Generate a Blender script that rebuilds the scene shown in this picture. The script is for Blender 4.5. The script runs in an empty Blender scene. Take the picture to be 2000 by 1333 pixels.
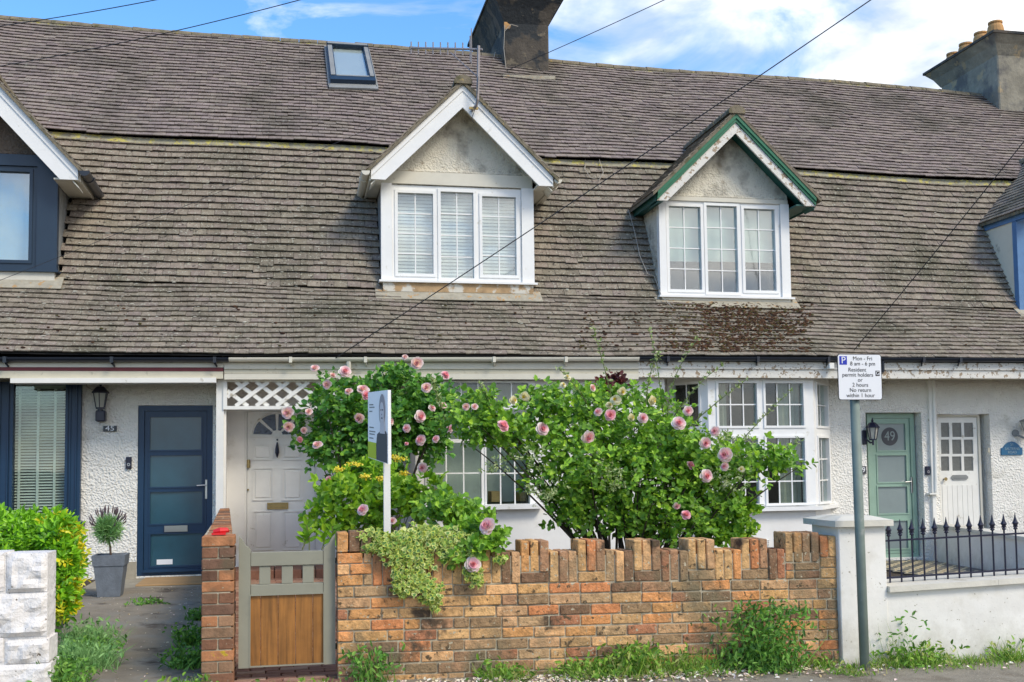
import bpy, math, random
import numpy as np
from mathutils import Vector, noise
random.seed(7); rng = np.random.default_rng(7)
S = bpy.context.scene; COL = S.collection
# ------------------------------------------------------------------ camera
F, CX, PPY = 2107.0, 1000.0, 771.0
YAW, PIT, ROLL = math.radians(11.46), math.radians(3.65), math.radians(0.7)
EYE = Vector((0, 0, 1.5))
FW = Vector((math.sin(YAW)*math.cos(PIT), math.cos(YAW)*math.cos(PIT), math.sin(PIT)))
r0 = Vector((math.cos(YAW), -math.sin(YAW), 0)); u0 = r0.cross(FW)
RT = r0*math.cos(ROLL) - u0*math.sin(ROLL); UP = r0*math.sin(ROLL) + u0*math.cos(ROLL)
cd = bpy.data.cameras.new('camera'); cam = bpy.data.objects.new('camera', cd); COL.objects.link(cam)
from mathutils import Matrix
cam.matrix_world = Matrix(((RT.x, UP.x, -FW.x, EYE.x), (RT.y, UP.y, -FW.y, EYE.y), (RT.z, UP.z, -FW.z, EYE.z), (0, 0, 0, 1)))
cd.sensor_width = 36; cd.lens = F/2000*36; cd.shift_y = (PPY-666.5)/2000; cd.clip_end = 3000; cd.clip_start = .05
S.camera = cam
# ------------------------------------------------------------------ world and sun
SUN_AZ, SUN_EL = 36.0, 44.0      # degrees to the right of the view across the street, and height
sd = Vector((math.sin(math.radians(SUN_AZ))*math.cos(math.radians(SUN_EL)), -math.cos(math.radians(SUN_AZ))*math.cos(math.radians(SUN_EL)), math.sin(math.radians(SUN_EL))))
w = bpy.data.worlds.new("World"); S.world = w; w.use_nodes = True
nt = w.node_tree; N = nt.nodes; Lk = nt.links
for n in list(N): N.remove(n)
def nn(t, **k):
    n = N.new(t)
    for a, b in k.items(): setattr(n, a, b)
    return n
sky = nn('ShaderNodeTexSky', sky_type='NISHITA', sun_disc=False)
sky.sun_elevation = math.radians(SUN_EL); sky.sun_rotation = math.atan2(sd.x, sd.y)
sky.air_density = 1.0; sky.dust_density = .3; sky.ozone_density = 3.0
hs = nn('ShaderNodeHueSaturation'); hs.inputs['Saturation'].default_value = 1.22; hs.inputs['Value'].default_value = 1.2
Lk.new(sky.outputs[0], hs.inputs['Color'])
tc = nn('ShaderNodeTexCoord')
mp = nn('ShaderNodeMapping'); mp.inputs['Scale'].default_value = (1, 1, 2.2); mp.inputs['Location'].default_value = (3.1, 1.7, .4)
Lk.new(tc.outputs['Generated'], mp.inputs[0])
n1 = nn('ShaderNodeTexNoise'); n1.inputs['Scale'].default_value = 5.0; n1.inputs['Detail'].default_value = 9; n1.inputs['Roughness'].default_value = .58; n1.inputs['Distortion'].default_value = .5
Lk.new(mp.outputs[0], n1.inputs['Vector'])
sx = nn('ShaderNodeSeparateXYZ'); Lk.new(tc.outputs['Generated'], sx.inputs[0])
# more cloud towards the east (right)
ma = nn('ShaderNodeMath', operation='MULTIPLY_ADD'); ma.inputs[1].default_value = .55; ma.inputs[2].default_value = -.13; Lk.new(sx.outputs[0], ma.inputs[0])
ad = nn('ShaderNodeMath', operation='ADD'); 
ms_ = nn('ShaderNodeMath', operation='MULTIPLY'); ms_.inputs[1].default_value = -.35; Lk.new(sx.outputs[1], ms_.inputs[0])  # extra cloud behind the camera, added for softer ambient light and whiter reflections
mm_ = nn('ShaderNodeMath', operation='MAXIMUM'); mm_.inputs[1].default_value = 0; Lk.new(ms_.outputs[0], mm_.inputs[0])
aa_ = nn('ShaderNodeMath', operation='ADD'); Lk.new(ma.outputs[0], aa_.inputs[0]); Lk.new(mm_.outputs[0], aa_.inputs[1])
Lk.new(aa_.outputs[0], ad.inputs[0]); Lk.new(n1.outputs[0], ad.inputs[1])
# cloud cover, including the unseen bank added behind the camera
cr = nn('ShaderNodeValToRGB'); cr.color_ramp.elements[0].position = .44; cr.color_ramp.elements[1].position = .66
cr.color_ramp.elements[0].color = (0, 0, 0, 1); cr.color_ramp.elements[1].color = (1, 1, 1, 1)
Lk.new(ad.outputs[0], cr.inputs[0])
CLOUD = (7.3, 7.05, 6.75, 1)
n3 = nn('ShaderNodeTexNoise'); n3.inputs['Scale'].default_value = 11; n3.inputs['Detail'].default_value = 6; Lk.new(mp.outputs[0], n3.inputs['Vector'])
cr3 = nn('ShaderNodeValToRGB'); cr3.color_ramp.elements[0].position = .36; cr3.color_ramp.elements[1].position = .66; cr3.color_ramp.elements[0].color = (3.1, 3.6, 4.4, 1); cr3.color_ramp.elements[1].color = CLOUD; Lk.new(n3.outputs[0], cr3.inputs[0])
mx = nn('ShaderNodeMix', data_type='RGBA'); Lk.new(cr.outputs[0], mx.inputs[0]); Lk.new(hs.outputs[0], mx.inputs[6]); Lk.new(cr3.outputs[0], mx.inputs[7])
bg = nn('ShaderNodeBackground'); bg.inputs[1].default_value = .14; Lk.new(mx.outputs[2], bg.inputs[0])
wo = nn('ShaderNodeOutputWorld'); Lk.new(bg.outputs[0], wo.inputs[0])
ld = bpy.data.lights.new('sun', 'SUN'); ld.energy = 1.5; ld.angle = math.radians(18); ld.color = (1, .91, .76)
sun = bpy.data.objects.new('sun', ld); COL.objects.link(sun); sun.rotation_euler = sd.to_track_quat('Z', 'Y').to_euler()
S.view_settings.view_transform = 'Standard'; S.view_settings.look = 'None'; S.view_settings.exposure = .78; S.view_settings.gamma = 1
S.render.engine = 'CYCLES'
S.cycles.max_bounces = 6; S.cycles.transparent_max_bounces = 8; S.cycles.caustics_reflective = False; S.cycles.caustics_refractive = False

# ------------------------------------------------------------------ measuring helpers (photo 2000 px wide -> place on a plane y=Y)
def ray(px, py): return FW + RT*((px-CX)/F) - UP*((py-PPY)/F)
def W(px, py, Y):
    d = ray(px, py); return EYE + d*(Y/d.y)
def R(x0, y0, x1, y1, Y):
    my, mxx = (y0+y1)/2, (x0+x1)/2
    return (W(x0, my, Y).x, W(x1, my, Y).x, W(mxx, y1, Y).z, W(mxx, y0, Y).z)   # x0,x1,z0,z1
WALL, FRONT, EAVE = 13.7, 13.15, 13.0
YK, YB, YR = 14.15, 15.3, 17.85
def zn(x):   # eaves, kink, break, ridge heights at x
    return (2.81+.0019*(x+3.2), 3.845-.0112*(x+3.5), 6.033-.0071*(x+3.2)+.025*math.sin(x*1.1+.6), 8.51-.014*(x+4.5)+.02*math.sin(x*.8))
YN = (EAVE, YK, YB, YR)
def roofz(x, Y):
    z = zn(x)
    for i in range(3):
        if Y <= YN[i+1] or i == 2:
            return z[i]+(z[i+1]-z[i])*(Y-YN[i])/(YN[i+1]-YN[i])
def WR(px, py, off=.04):   # point of the front roof slope
    lo, hi = EAVE, YR
    for _ in range(40):
        m = (lo+hi)/2; p = W(px, py, m)
        if p.z > roofz(p.x, m): lo = m
        else: hi = m
    p = W(px, py, lo); return p + Vector((0, -off*.75, off*.65))
def gz(x, y):
    t = min(1, max(0, (y-7.6)/5)); t = t*t*(3-2*t)
    return .055-.014*x*(1 if y > -3 else 1) + t*(.10+.004*x) if -12 < x < 20 else (.055-.014*max(-12, min(20, x)))

# ------------------------------------------------------------------ materials
MATS = {}
def mat(name, col=(.5, .5, .5), rough=.7, var=.12, vs=6, bump=0, bs=60, isl=None, metal=0, trans=0, spec=.5, spots=None, stain=None, zst=None, bdist=.01, iconst=True, voro=False):
    m = bpy.data.materials.new(name); m.use_nodes = True; t = m.node_tree; n = t.nodes; l = t.links
    b = n['Principled BSDF']; out = n['Material Output']
    b.inputs['Roughness'].default_value = rough; b.inputs['Metallic'].default_value = metal
    b.inputs['Specular IOR Level'].default_value = spec
    g = n.new('ShaderNodeNewGeometry')
    if isl:
        r = n.new('ShaderNodeValToRGB'); cr = r.color_ramp
        cr.interpolation = 'CONSTANT' if iconst else 'LINEAR'
        while len(cr.elements) < len(isl): cr.elements.new(.5)
        for i, c in enumerate(isl):
            cr.elements[i].position = i/len(isl) if iconst else i/(len(isl)-1); cr.elements[i].color = (*c, 1)
        l.new(g.outputs['Random Per Island'], r.inputs[0]); cur = r.outputs[0]
    else:
        r = n.new('ShaderNodeRGB'); r.outputs[0].default_value = (*col, 1); cur = r.outputs[0]
    if var:
        no = n.new('ShaderNodeTexNoise'); no.inputs['Scale'].default_value = vs; no.inputs['Detail'].default_value = 6; no.inputs['Roughness'].default_value = .65
        l.new(g.outputs['Position'], no.inputs['Vector'])
        mr = n.new('ShaderNodeMapRange'); mr.inputs[1].default_value = .3; mr.inputs[2].default_value = .7; mr.inputs[3].default_value = 1-var; mr.inputs[4].default_value = 1+var
        l.new(no.outputs[0], mr.inputs[0])
        mm = n.new('ShaderNodeMix'); mm.data_type = 'RGBA'; mm.blend_type = 'MULTIPLY'; mm.inputs[0].default_value = 1
        l.new(cur, mm.inputs[6]); l.new(mr.outputs[0], mm.inputs[7]); cur = mm.outputs[2]
    for sp in (spots or []):    # (scale, threshold low, high, colour, seed)
        no = n.new('ShaderNodeTexNoise'); no.inputs['Scale'].default_value = sp[0]; no.inputs['Detail'].default_value = 4; no.inputs['Roughness'].default_value = .6
        ad = n.new('ShaderNodeVectorMath'); ad.operation = 'ADD'; ad.inputs[1].default_value = (sp[4], sp[4]*1.7, -sp[4]); l.new(g.outputs['Position'], ad.inputs[0]); l.new(ad.outputs[0], no.inputs['Vector'])
        mr = n.new('ShaderNodeMapRange'); mr.inputs[1].default_value = sp[1]; mr.inputs[2].default_value = sp[2]; l.new(no.outputs[0], mr.inputs[0])
        mm = n.new('ShaderNodeMix'); mm.data_type = 'RGBA'; l.new(mr.outputs[0], mm.inputs[0]); l.new(cur, mm.inputs[6]); mm.inputs[7].default_value = (*sp[3], 1); cur = mm.outputs[2]
    if zst:
        sz = n.new('ShaderNodeSeparateXYZ'); l.new(g.outputs['Position'], sz.inputs[0]); no = n.new('ShaderNodeTexNoise'); no.inputs['Scale'].default_value = 5; no.inputs['Detail'].default_value = 8; no.inputs['Roughness'].default_value = .7
        l.new(g.outputs['Position'], no.inputs['Vector']); mr = n.new('ShaderNodeMapRange'); mr.inputs[1].default_value = zst[1]; mr.inputs[2].default_value = zst[0]; l.new(sz.outputs[2], mr.inputs[0])
        mu = n.new('ShaderNodeMath'); mu.operation = 'MULTIPLY_ADD'; mu.inputs[1].default_value = 2.2; mu.inputs[2].default_value = -.75; l.new(no.outputs[0], mu.inputs[0]); mv = n.new('ShaderNodeMath'); mv.operation = 'MULTIPLY'; mv.use_clamp = True; l.new(mu.outputs[0], mv.inputs[0]); l.new(mr.outputs[0], mv.inputs[1])
        mm = n.new('ShaderNodeMix'); mm.data_type = 'RGBA'; l.new(mv.outputs[0], mm.inputs[0]); l.new(cur, mm.inputs[6]); mm.inputs[7].default_value = (*zst[2], 1); cur = mm.outputs[2]
    l.new(cur, b.inputs['Base Color'])
    if bump:
        if voro:
            no = n.new('ShaderNodeTexVoronoi'); no.inputs['Scale'].default_value = bs; no.feature = 'SMOOTH_F1'
            no2 = n.new('ShaderNodeTexNoise'); no2.inputs['Scale'].default_value = bs*.5; no2.inputs['Detail'].default_value = 3; no2.inputs['Distortion'].default_value = 1.5
            l.new(g.outputs['Position'], no2.inputs['Vector']); l.new(g.outputs['Position'], no.inputs['Vector'])
            ad = n.new('ShaderNodeMath'); ad.operation = 'ADD'; l.new(no.outputs[0], ad.inputs[0]); l.new(no2.outputs[0], ad.inputs[1]); src = ad.outputs[0]
        else:
            no = n.new('ShaderNodeTexNoise'); no.inputs['Scale'].default_value = bs; no.inputs['Detail'].default_value = 5; no.inputs['Roughness'].default_value = .6
            l.new(g.outputs['Position'], no.inputs['Vector']); src = no.outputs[0]
        bp = n.new('ShaderNodeBump'); bp.inputs['Strength'].default_value = bump; bp.inputs['Distance'].default_value = bdist
        l.new(src, bp.inputs['Height']); l.new(bp.outputs[0], b.inputs['Normal'])
    if trans:
        tr = n.new('ShaderNodeBsdfTranslucent'); 
        mm = n.new('ShaderNodeMix'); mm.data_type = 'RGBA'; mm.blend_type = 'MULTIPLY'; mm.inputs[0].default_value = 1; l.new(cur, mm.inputs[6]); mm.inputs[7].default_value = (1.3, 1.25, .6, 1)
        l.new(mm.outputs[2], tr.inputs[0])
        ms = n.new('ShaderNodeMixShader'); ms.inputs[0].default_value = trans; l.new(b.outputs[0], ms.inputs[1]); l.new(tr.outputs[0], ms.inputs[2]); l.new(ms.outputs[0], out.inputs[0])
    MATS[name] = m; return m
def glass(name, tint=(.8, .87, .86), refl=.08, rough=.02, k=1.0):
    m = bpy.data.materials.new(name); m.use_nodes = True; t = m.node_tree; n = t.nodes; l = t.links
    n.remove(n['Principled BSDF']); out = n['Material Output']
    a = n.new('ShaderNodeBsdfTransparent'); a.inputs[0].default_value = (*tint, 1)
    b = n.new('ShaderNodeBsdfGlossy'); b.inputs['Roughness'].default_value = rough; b.inputs[0].default_value = (1, 1, 1, 1)
    lw0 = n.new('ShaderNodeLayerWeight'); lw0.inputs[0].default_value = .5; lw = n.new('ShaderNodeMath'); lw.operation = 'POWER'; lw.inputs[1].default_value = 4; l.new(lw0.outputs['Facing'], lw.inputs[0])
    ma = n.new('ShaderNodeMath'); ma.operation = 'MULTIPLY_ADD'; ma.inputs[1].default_value = k; ma.inputs[2].default_value = refl; ma.use_clamp = True
    no = n.new('ShaderNodeTexNoise'); no.inputs['Scale'].default_value = 1.6
    bp = n.new('ShaderNodeBump'); bp.inputs['Strength'].default_value = .08; bp.inputs['Distance'].default_value = .02; l.new(no.outputs[0], bp.inputs['Height']); l.new(bp.outputs[0], b.inputs['Normal'])
    l.new(lw.outputs[0], ma.inputs[0]); ms = n.new('ShaderNodeMixShader'); l.new(ma.outputs[0], ms.inputs[0]); l.new(a.outputs[0], ms.inputs[1]); l.new(b.outputs[0], ms.inputs[2]); l.new(ms.outputs[0], out.inputs[0])
    MATS[name] = m; return m

mat('render_white', (.82, .80, .75), .9, .06, 3, bump=1.0, bs=42, voro=True, bdist=.018, spots=[(2.2, .60, .8, (.52, .49, .42), 5)])
mat('render_cream', (.60, .56, .47), .9, .08, 3, bump=1.0, bs=26, voro=True, bdist=.03)
mat('render_smooth', (.82, .81, .79), .85, .05, 2, bump=.25, bs=14, bdist=.01, spots=[(3, .6, .8, (.6, .57, .5), 9)])
mat('front_render', (.82, .80, .76), .85, .07, 1.5, bump=.35, bs=9, bdist=.012, spots=[(2.5, .56, .8, (.58, .54, .45), 9), (40, .66, .7, (.4, .37, .3), 3)], zst=(-.05, .5, (.34, .30, .22)))
mat('gable_render', (.72, .68, .58), .9, .10, 3, bump=1.0, bs=45, voro=True, bdist=.014, spots=[(2.2, .52, .68, (.27, .24, .19), 3), (9, .6, .72, (.38, .32, .24), 7)])
mat('cream_wall', (.82, .74, .58), .85, .06, 3, bump=.3, bs=14, spots=[(4, .62, .72, (.5, .44, .33), 3)])
mat('gable_brown', (.16, .12, .09), .9, .2, 4, bump=1.0, bs=30, voro=True, bdist=.02)
mat('upvc', (.84, .84, .83), .3, .04, 4, spots=[(6, .64, .74, (.62, .60, .52), 3)])
mat('white_paint', (.80, .79, .75), .5, .05, 5, spots=[(7, .64, .72, (.45, .41, .33), 2)])
mat('peeling_white', (.72, .70, .65), .6, .06, 8, bump=.4, bs=30, spots=[(14, .57, .60, (.33, .25, .17), 4), (30, .63, .66, (.2, .16, .12), 8)])
mat('cream_paint', (.60, .56, .44), .5, .08, 4, spots=[(9, .62, .75, (.36, .32, .24), 6)])
mat('off_white', (.66, .63, .54), .5, .06, 4, spots=[(8, .66, .74, (.4, .35, .25), 1)])
mat('navy', (.004, .034, .088), .42, .08, 3)
mat('navy_grey', (.014, .034, .066), .4, .06, 3)
mat('black_gutter', (.012, .017, .028), .3, .1, 5)
mat('maroon', (.14, .012, .018), .5, .15, 6)
mat('mint', (.27, .40, .32), .4, .08, 5, spots=[(9, .66, .72, (.32, .40, .33), 3)], bump=.1, bs=30)
mat('green_paint', (.008, .15, .075), .4, .12, 6)
mat('green_dark', (.004, .085, .075), .5, .12, 6)
mat('blue_paint', (.10, .22, .42), .5, .12, 6)
mat('sage', (.27, .265, .205), .6, .06, 6, spots=[(5, .62, .8, (.2, .2, .16), 2)])
mat('oak', isl=[(0.336, 0.138, 0.028), (0.406, 0.175, 0.039), (0.294, 0.125, 0.026), (0.448, 0.194, 0.047)], rough=.5, var=.2, vs=5, bump=.2, bs=20)
m_ = MATS['oak']; t_ = m_.node_tree; b_ = t_.nodes['Principled BSDF']; src_ = b_.inputs['Base Color'].links[0].from_socket
g_ = t_.nodes.new('ShaderNodeNewGeometry'); p_ = t_.nodes.new('ShaderNodeMapping'); p_.inputs['Scale'].default_value = (38, 38, 2.2); q_ = t_.nodes.new('ShaderNodeTexNoise'); q_.inputs['Scale'].default_value = 1; q_.inputs['Detail'].default_value = 5; q_.inputs['Distortion'].default_value = .6
r_ = t_.nodes.new('ShaderNodeMapRange'); r_.inputs[1].default_value = .3; r_.inputs[2].default_value = .7; r_.inputs[3].default_value = .62; r_.inputs[4].default_value = 1.3; x_ = t_.nodes.new('ShaderNodeMix'); x_.data_type = 'RGBA'; x_.blend_type = 'MULTIPLY'; x_.inputs[0].default_value = 1
t_.links.new(g_.outputs['Position'], p_.inputs[0]); t_.links.new(p_.outputs[0], q_.inputs['Vector']); t_.links.new(q_.outputs[0], r_.inputs[0]); t_.links.new(src_, x_.inputs[6]); t_.links.new(r_.outputs[0], x_.inputs[7]); t_.links.new(x_.outputs[2], b_.inputs['Base Color'])
mat('lead', (.24, .25, .25), .6, .15, 6, bump=.3, bs=12)
mat('flashing', (.32, .30, .22), .8, .25, 9, bump=.5, bs=20, spots=[(11, .5, .6, (.50, .44, .12), 3), (16, .58, .64, (.25, .18, .12), 6)])
mat('cement', (.36, .33, .26), .9, .2, 10, bump=.6, bs=30, spots=[(12, .58, .64, (.42, .26, .12), 3)])
mat('tile', isl=[(0.223, 0.187, 0.148), (0.251, 0.212, 0.169), (0.208, 0.175, 0.145), (0.268, 0.228, 0.181), (0.232, 0.190, 0.163), (0.244, 0.211, 0.163), (0.215, 0.185, 0.146), (0.261, 0.216, 0.179)], rough=.95, var=.28, vs=13, bump=.5, bs=70, bdist=.006, spec=.2,
    spots=[(1.1, .5, .75, (.088, .085, .058), 2), (26, .60, .64, (.36, .35, .28), 7), (20, .62, .66, (.05, .042, .035), 1), (40, .62, .66, (.42, .41, .34), 17)])
mat('tile_upper', isl=[(0.236, 0.194, 0.176), (0.264, 0.217, 0.193), (0.221, 0.182, 0.170), (0.275, 0.229, 0.199), (0.244, 0.198, 0.186), (0.257, 0.217, 0.186), (0.227, 0.190, 0.171), (0.270, 0.220, 0.203)], rough=.95, var=.25, vs=10, bump=.5, bs=60, bdist=.006, spec=.2,
    spots=[(.9, .5, .75, (.12, .108, .085), 4), (24, .62, .66, (.33, .32, .27), 7), (20, .64, .68, (.06, .05, .045), 2)])
mat('deck', (.03, .027, .025), .95, .1, 5)
mat('ridge', (.20, .17, .12), .95, .3, 9, bump=.6, bs=40, spots=[(6, .55, .65, (.12, .11, .06), 3), (12, .62, .66, (.34, .26, .12), 5)])
mat('chimney_dark', (.085, .072, .058), .9, .4, 3, bump=.8, bs=14, bdist=.03, spots=[(1.9, .48, .53, (.026, .030, .034), 3), (5, .62, .66, (.15, .125, .09), 13), (16, .68, .72, (.3, .27, .18), 6)])
mat('chimney_pale', (.27, .25, .20), .9, .3, 3, bump=.6, bs=14, bdist=.03, spots=[(2.2, .5, .64, (.13, .125, .12), 3), (3.2, .6, .64, (.38, .30, .19), 8)])
mat('terracotta', (.50, .27, .10), .8, .2, 6, spots=[(5, .58, .7, (.25, .16, .08), 3)])
mat('moss', isl=[(0.085, 0.047, 0.030), (0.116, 0.061, 0.035), (0.078, 0.068, 0.027), (0.054, 0.030, 0.022)], rough=1, var=.3, vs=40, bump=.8, bs=120, spec=.1)
mat('lichen', isl=[(.55, .55, .48), (.42, .42, .36), (.6, .58, .5)], rough=1, var=.2, vs=60, spec=.1)
mat('brick', isl=[(0.611, 0.308, 0.120), (0.661, 0.373, 0.154), (0.439, 0.191, 0.102), (0.587, 0.347, 0.180), (0.637, 0.256, 0.108), (0.239, 0.139, 0.082), (0.562, 0.334, 0.154), (0.773, 0.438, 0.206), (0.439, 0.243, 0.135), (0.661, 0.399, 0.180), (0.339, 0.218, 0.120), (0.500, 0.322, 0.172), (0.685, 0.308, 0.120)], rough=.9, var=.38, vs=22, bump=1.0, bs=55, bdist=.012, spec=.2,
    spots=[(1.7, .50, .64, (.21, .165, .10), 5), (3.3, .60, .68, (.11, .075, .05), 31), (18, .60, .66, (.12, .085, .05), 1), (30, .62, .66, (.50, .44, .32), 7)])
mat('brick_red', isl=[(0.220, 0.110, 0.066), (0.308, 0.121, 0.066), (0.176, 0.099, 0.066), (0.363, 0.209, 0.121), (0.275, 0.165, 0.099), (0.418, 0.187, 0.088), (0.154, 0.083, 0.055), (0.440, 0.231, 0.110)], rough=.9, var=.3, vs=14, bump=.7, bs=60, bdist=.008, spec=.2,
    spots=[(2.6, .55, .7, (.14, .11, .07), 5), (5, .70, .72, (.50, .36, .03), 12), (34, .66, .69, (.42, .38, .28), 7)])
mat('mortar', (.44, .385, .28), .95, .25, 12, bump=.6, bs=70, spots=[(20, .6, .66, (.46, .42, .34), 5), (3, .56, .7, (.12, .10, .07), 2)])
mat('painted_stone', (.76, .73, .71), .8, .06, 5, bump=1.0, bs=9, bdist=.03, spots=[(3, .66, .68, (.46, .37, .29), 4), (22, .66, .68, (.14, .11, .08), 6)])
mat('stone_cap', (.66, .63, .55), .8, .1, 5, bump=.3, bs=40, spots=[(5, .6, .75, (.4, .36, .27), 3)])
mat('asphalt', (.27, .225, .165), .95, .25, 3, bump=.8, bs=130, bdist=.01, spots=[(1.8, .5, .62, (.27, .245, .20), 4), (2.4, .56, .7, (.07, .05, .035), 9), (60, .62, .66, (.22, .2, .17), 1)])
mat('pavement', (.25, .22, .17), .95, .2, 4, bump=.6, bs=120, bdist=.01, spots=[(2.5, .5, .62, (.17, .14, .10), 4), (70, .6, .64, (.42, .38, .3), 2)])
mat('soil', (.075, .055, .035), 1, .3, 8, bump=1, bs=40, bdist=.03)
mat('road', (.06, .06, .062), .9, .15, 5, bump=.4, bs=150)
mat('concrete', (.34, .30, .23), .9, .2, 6, bump=.5, bs=50)
mat('paver', isl=[(.30, .15, .10), (.34, .20, .14), (.26, .13, .09), (.38, .24, .17)], rough=.9, var=.2, vs=12, bump=.5, bs=60)
mat('tile_black', (.03, .035, .05), .4, .1, 5); mat('tile_buff', (.55, .45, .28), .4, .1, 5)
mat('iron', (.010, .012, .035), .35, .1, 5)
mat('steel', (.55, .55, .55), .3, .05, 5, metal=1)
mat('brass', (.36, .27, .12), .4, .15, 9, metal=.9)
mat('galv', (.17, .215, .19), .6, .15, 6, spots=[(9, .62, .7, (.26, .28, .26), 2)])
mat('sign_white', (.80, .81, .84), .4, .01, 2); mat('sign_black', (.015, .015, .018), .5, 0); mat('sign_blue', (.01, .03, .42), .4, 0)
mat('plaque_blue', (.02, .13, .26), .4, .1, 20); mat('plaque_letter', (.30, .42, .50), .5, 0)
mat('plate_dark', (.010, .02, .03), .3, .1, 9)
mat('lime', (.42, .52, .01), .5, .04, 5); mat('grey_dark', (.055, .058, .07), .5, .05, 5); mat('grey_mid', (.28, .27, .30), .5, .1, 9); mat('grey_skin', (.56, .54, .57), .5, .06, 9)
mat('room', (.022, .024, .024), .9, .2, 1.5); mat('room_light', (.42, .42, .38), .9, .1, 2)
mat('blind', (.80, .80, .76), .6, .03, 3, trans=.1); mat('net', (.60, .62, .56), .8, .06, 4, trans=.2); mat('curtain', (.42, .40, .34), .9, .15, 6)
mat('pot_grey', (.16, .18, .21), .6, .2, 12, bump=.4, bs=60)
mat('bark', (.10, .065, .045), .9, .25, 15, bump=.6, bs=60); mat('cane', (.055, .042, .028), .8, .25, 15); mat('greencane', (.14, .17, .05), .6, .2, 15)
mat('card_brown', (.42, .26, .12), .8, .1, 5); mat('red_plastic', (.62, .015, .02), .4, .1, 9)
mat('wire', (.02, .02, .025), .6, 0); mat('cable_pale', (.42, .38, .32), .6, .1, 5); mat('alu', (.30, .27, .27), .5, .1, 9, metal=.3)
mat('rose_leaf', isl=[(0.144, 0.302, 0.029), (0.216, 0.431, 0.040), (0.100, 0.226, 0.029), (0.287, 0.540, 0.054), (0.171, 0.356, 0.040), (0.116, 0.259, 0.036), (0.431, 0.667, 0.065), (0.243, 0.474, 0.054)], rough=.45, var=.12, vs=10, trans=.28, spec=.4)
mat('climber_leaf', isl=[(0.071, 0.216, 0.038), (0.107, 0.292, 0.043), (0.143, 0.367, 0.046), (0.083, 0.227, 0.039), (0.214, 0.432, 0.046)], rough=.45, var=.12, vs=10, trans=.25, spec=.4)
mat('lime_leaf', isl=[(0.200, 0.400, 0.022), (0.275, 0.500, 0.025), (0.150, 0.325, 0.025), (0.350, 0.550, 0.037), (0.125, 0.275, 0.025)], rough=.5, var=.1, vs=10, trans=.3, spec=.4)
mat('hedge_leaf', isl=[(0.176, 0.419, 0.016), (0.257, 0.553, 0.022), (0.115, 0.297, 0.016), (0.338, 0.648, 0.027), (0.203, 0.472, 0.019)], rough=.4, var=.1, vs=10, trans=.25, spec=.5)
mat('yellow_leaf', isl=[(0.725, 0.665, 0.014), (0.744, 0.736, 0.036), (0.558, 0.558, 0.018), (0.419, 0.498, 0.024), (0.725, 0.594, 0.012)], rough=.4, var=.08, vs=10, trans=.25, spec=.5)
mat('ivy_cream', isl=[(0.518, 0.598, 0.141), (0.619, 0.651, 0.239), (0.418, 0.528, 0.092), (0.535, 0.598, 0.099)], rough=.5, var=.06, vs=10, trans=.2)
mat('ivy_green', isl=[(.11, .26, .04), (.18, .34, .05), (.07, .18, .03), (.28, .42, .08)], rough=.5, var=.1, vs=10, trans=.2)
mat('pale_leaf', isl=[(0.240, 0.324, 0.120), (0.360, 0.444, 0.192), (0.180, 0.264, 0.084), (0.480, 0.552, 0.288)], rough=.6, var=.1, vs=10, trans=.25)
mat('lavender_leaf', isl=[(0.205, 0.399, 0.133), (0.283, 0.503, 0.186), (0.142, 0.315, 0.093)], rough=.7, var=.1, vs=10, trans=.15)
mat('lavender_flower', isl=[(.07, .045, .07), (.10, .07, .08), (.05, .04, .04)], rough=.8, var=.1)
mat('grass', isl=[(0.121, 0.270, 0.024), (0.189, 0.378, 0.034), (0.257, 0.446, 0.054), (0.095, 0.203, 0.024), (0.405, 0.459, 0.135)], rough=.6, var=.1, vs=8, trans=.25)
mat('weed', isl=[(0.098, 0.255, 0.038), (0.150, 0.360, 0.045), (0.068, 0.180, 0.030), (0.225, 0.420, 0.075)], rough=.6, var=.1, vs=8, trans=.25)
mat('purple_leaf', isl=[(.10, .02, .02), (.14, .03, .025), (.06, .015, .015)], rough=.5, var=.1, trans=.2)
mat('petal_deep', isl=[(0.864, 0.351, 0.488), (0.918, 0.479, 0.600)], rough=.6, var=.05, vs=30, trans=.25)
mat('petal_mid', isl=[(0.898, 0.563, 0.680), (0.918, 0.671, 0.778), (0.867, 0.483, 0.616)], rough=.6, var=.05, vs=30, trans=.25)
mat('petal_pale', isl=[(0.900, 0.750, 0.814), (0.920, 0.847, 0.898), (0.880, 0.653, 0.729)], rough=.6, var=.05, vs=30, trans=.25)
mat('petal_peach', isl=[(0.900, 0.632, 0.575), (0.920, 0.759, 0.744), (0.850, 0.531, 0.575)], rough=.6, var=.05, vs=30, trans=.25)
mat('petal_white', isl=[(.88, .86, .76), (.85, .80, .60)], rough=.6, var=.05, vs=30, trans=.25)
mat('petal_yellow', isl=[(.80, .66, .03), (.85, .72, .10)], rough=.6, var=.05, vs=30, trans=.2)
mat('debris', isl=[(.72, .66, .50), (.80, .76, .66), (.45, .35, .18), (.66, .55, .40), (.78, .60, .55)], rough=.9, var=.1)
glass('glass', (.86, .92, .90), .055, .02); glass('glass_up', (.95, .99, .99), .15, .03); glass('glass_dark', (.55, .66, .70), .03, .03)
mat('obscure_navy', (.018, .075, .115), .25, .2, 2, spec=.8); mat('obscure_mint', (.22, .27, .27), .3, .1, 2, spec=.8); mat('obscure_grey', (.13, .135, .125), .35, .2, 20, bump=.5, bs=60, spec=.8)
mat('leaded_blue', (.012, .025, .07), .15, .5, 14, bump=.8, bs=30, spec=.9); mat('lampglass', (.45, .45, .40), .2, .1, 9, spec=.8)
mat('tan_sill', (.42, .28, .15), .8, .25, 9, bump=.4, bs=30, spots=[(5, .5, .56, (.62, .59, .52), 3)])
mat('green_roller', (.50, .60, .54), .7, .04, 3)

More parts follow.
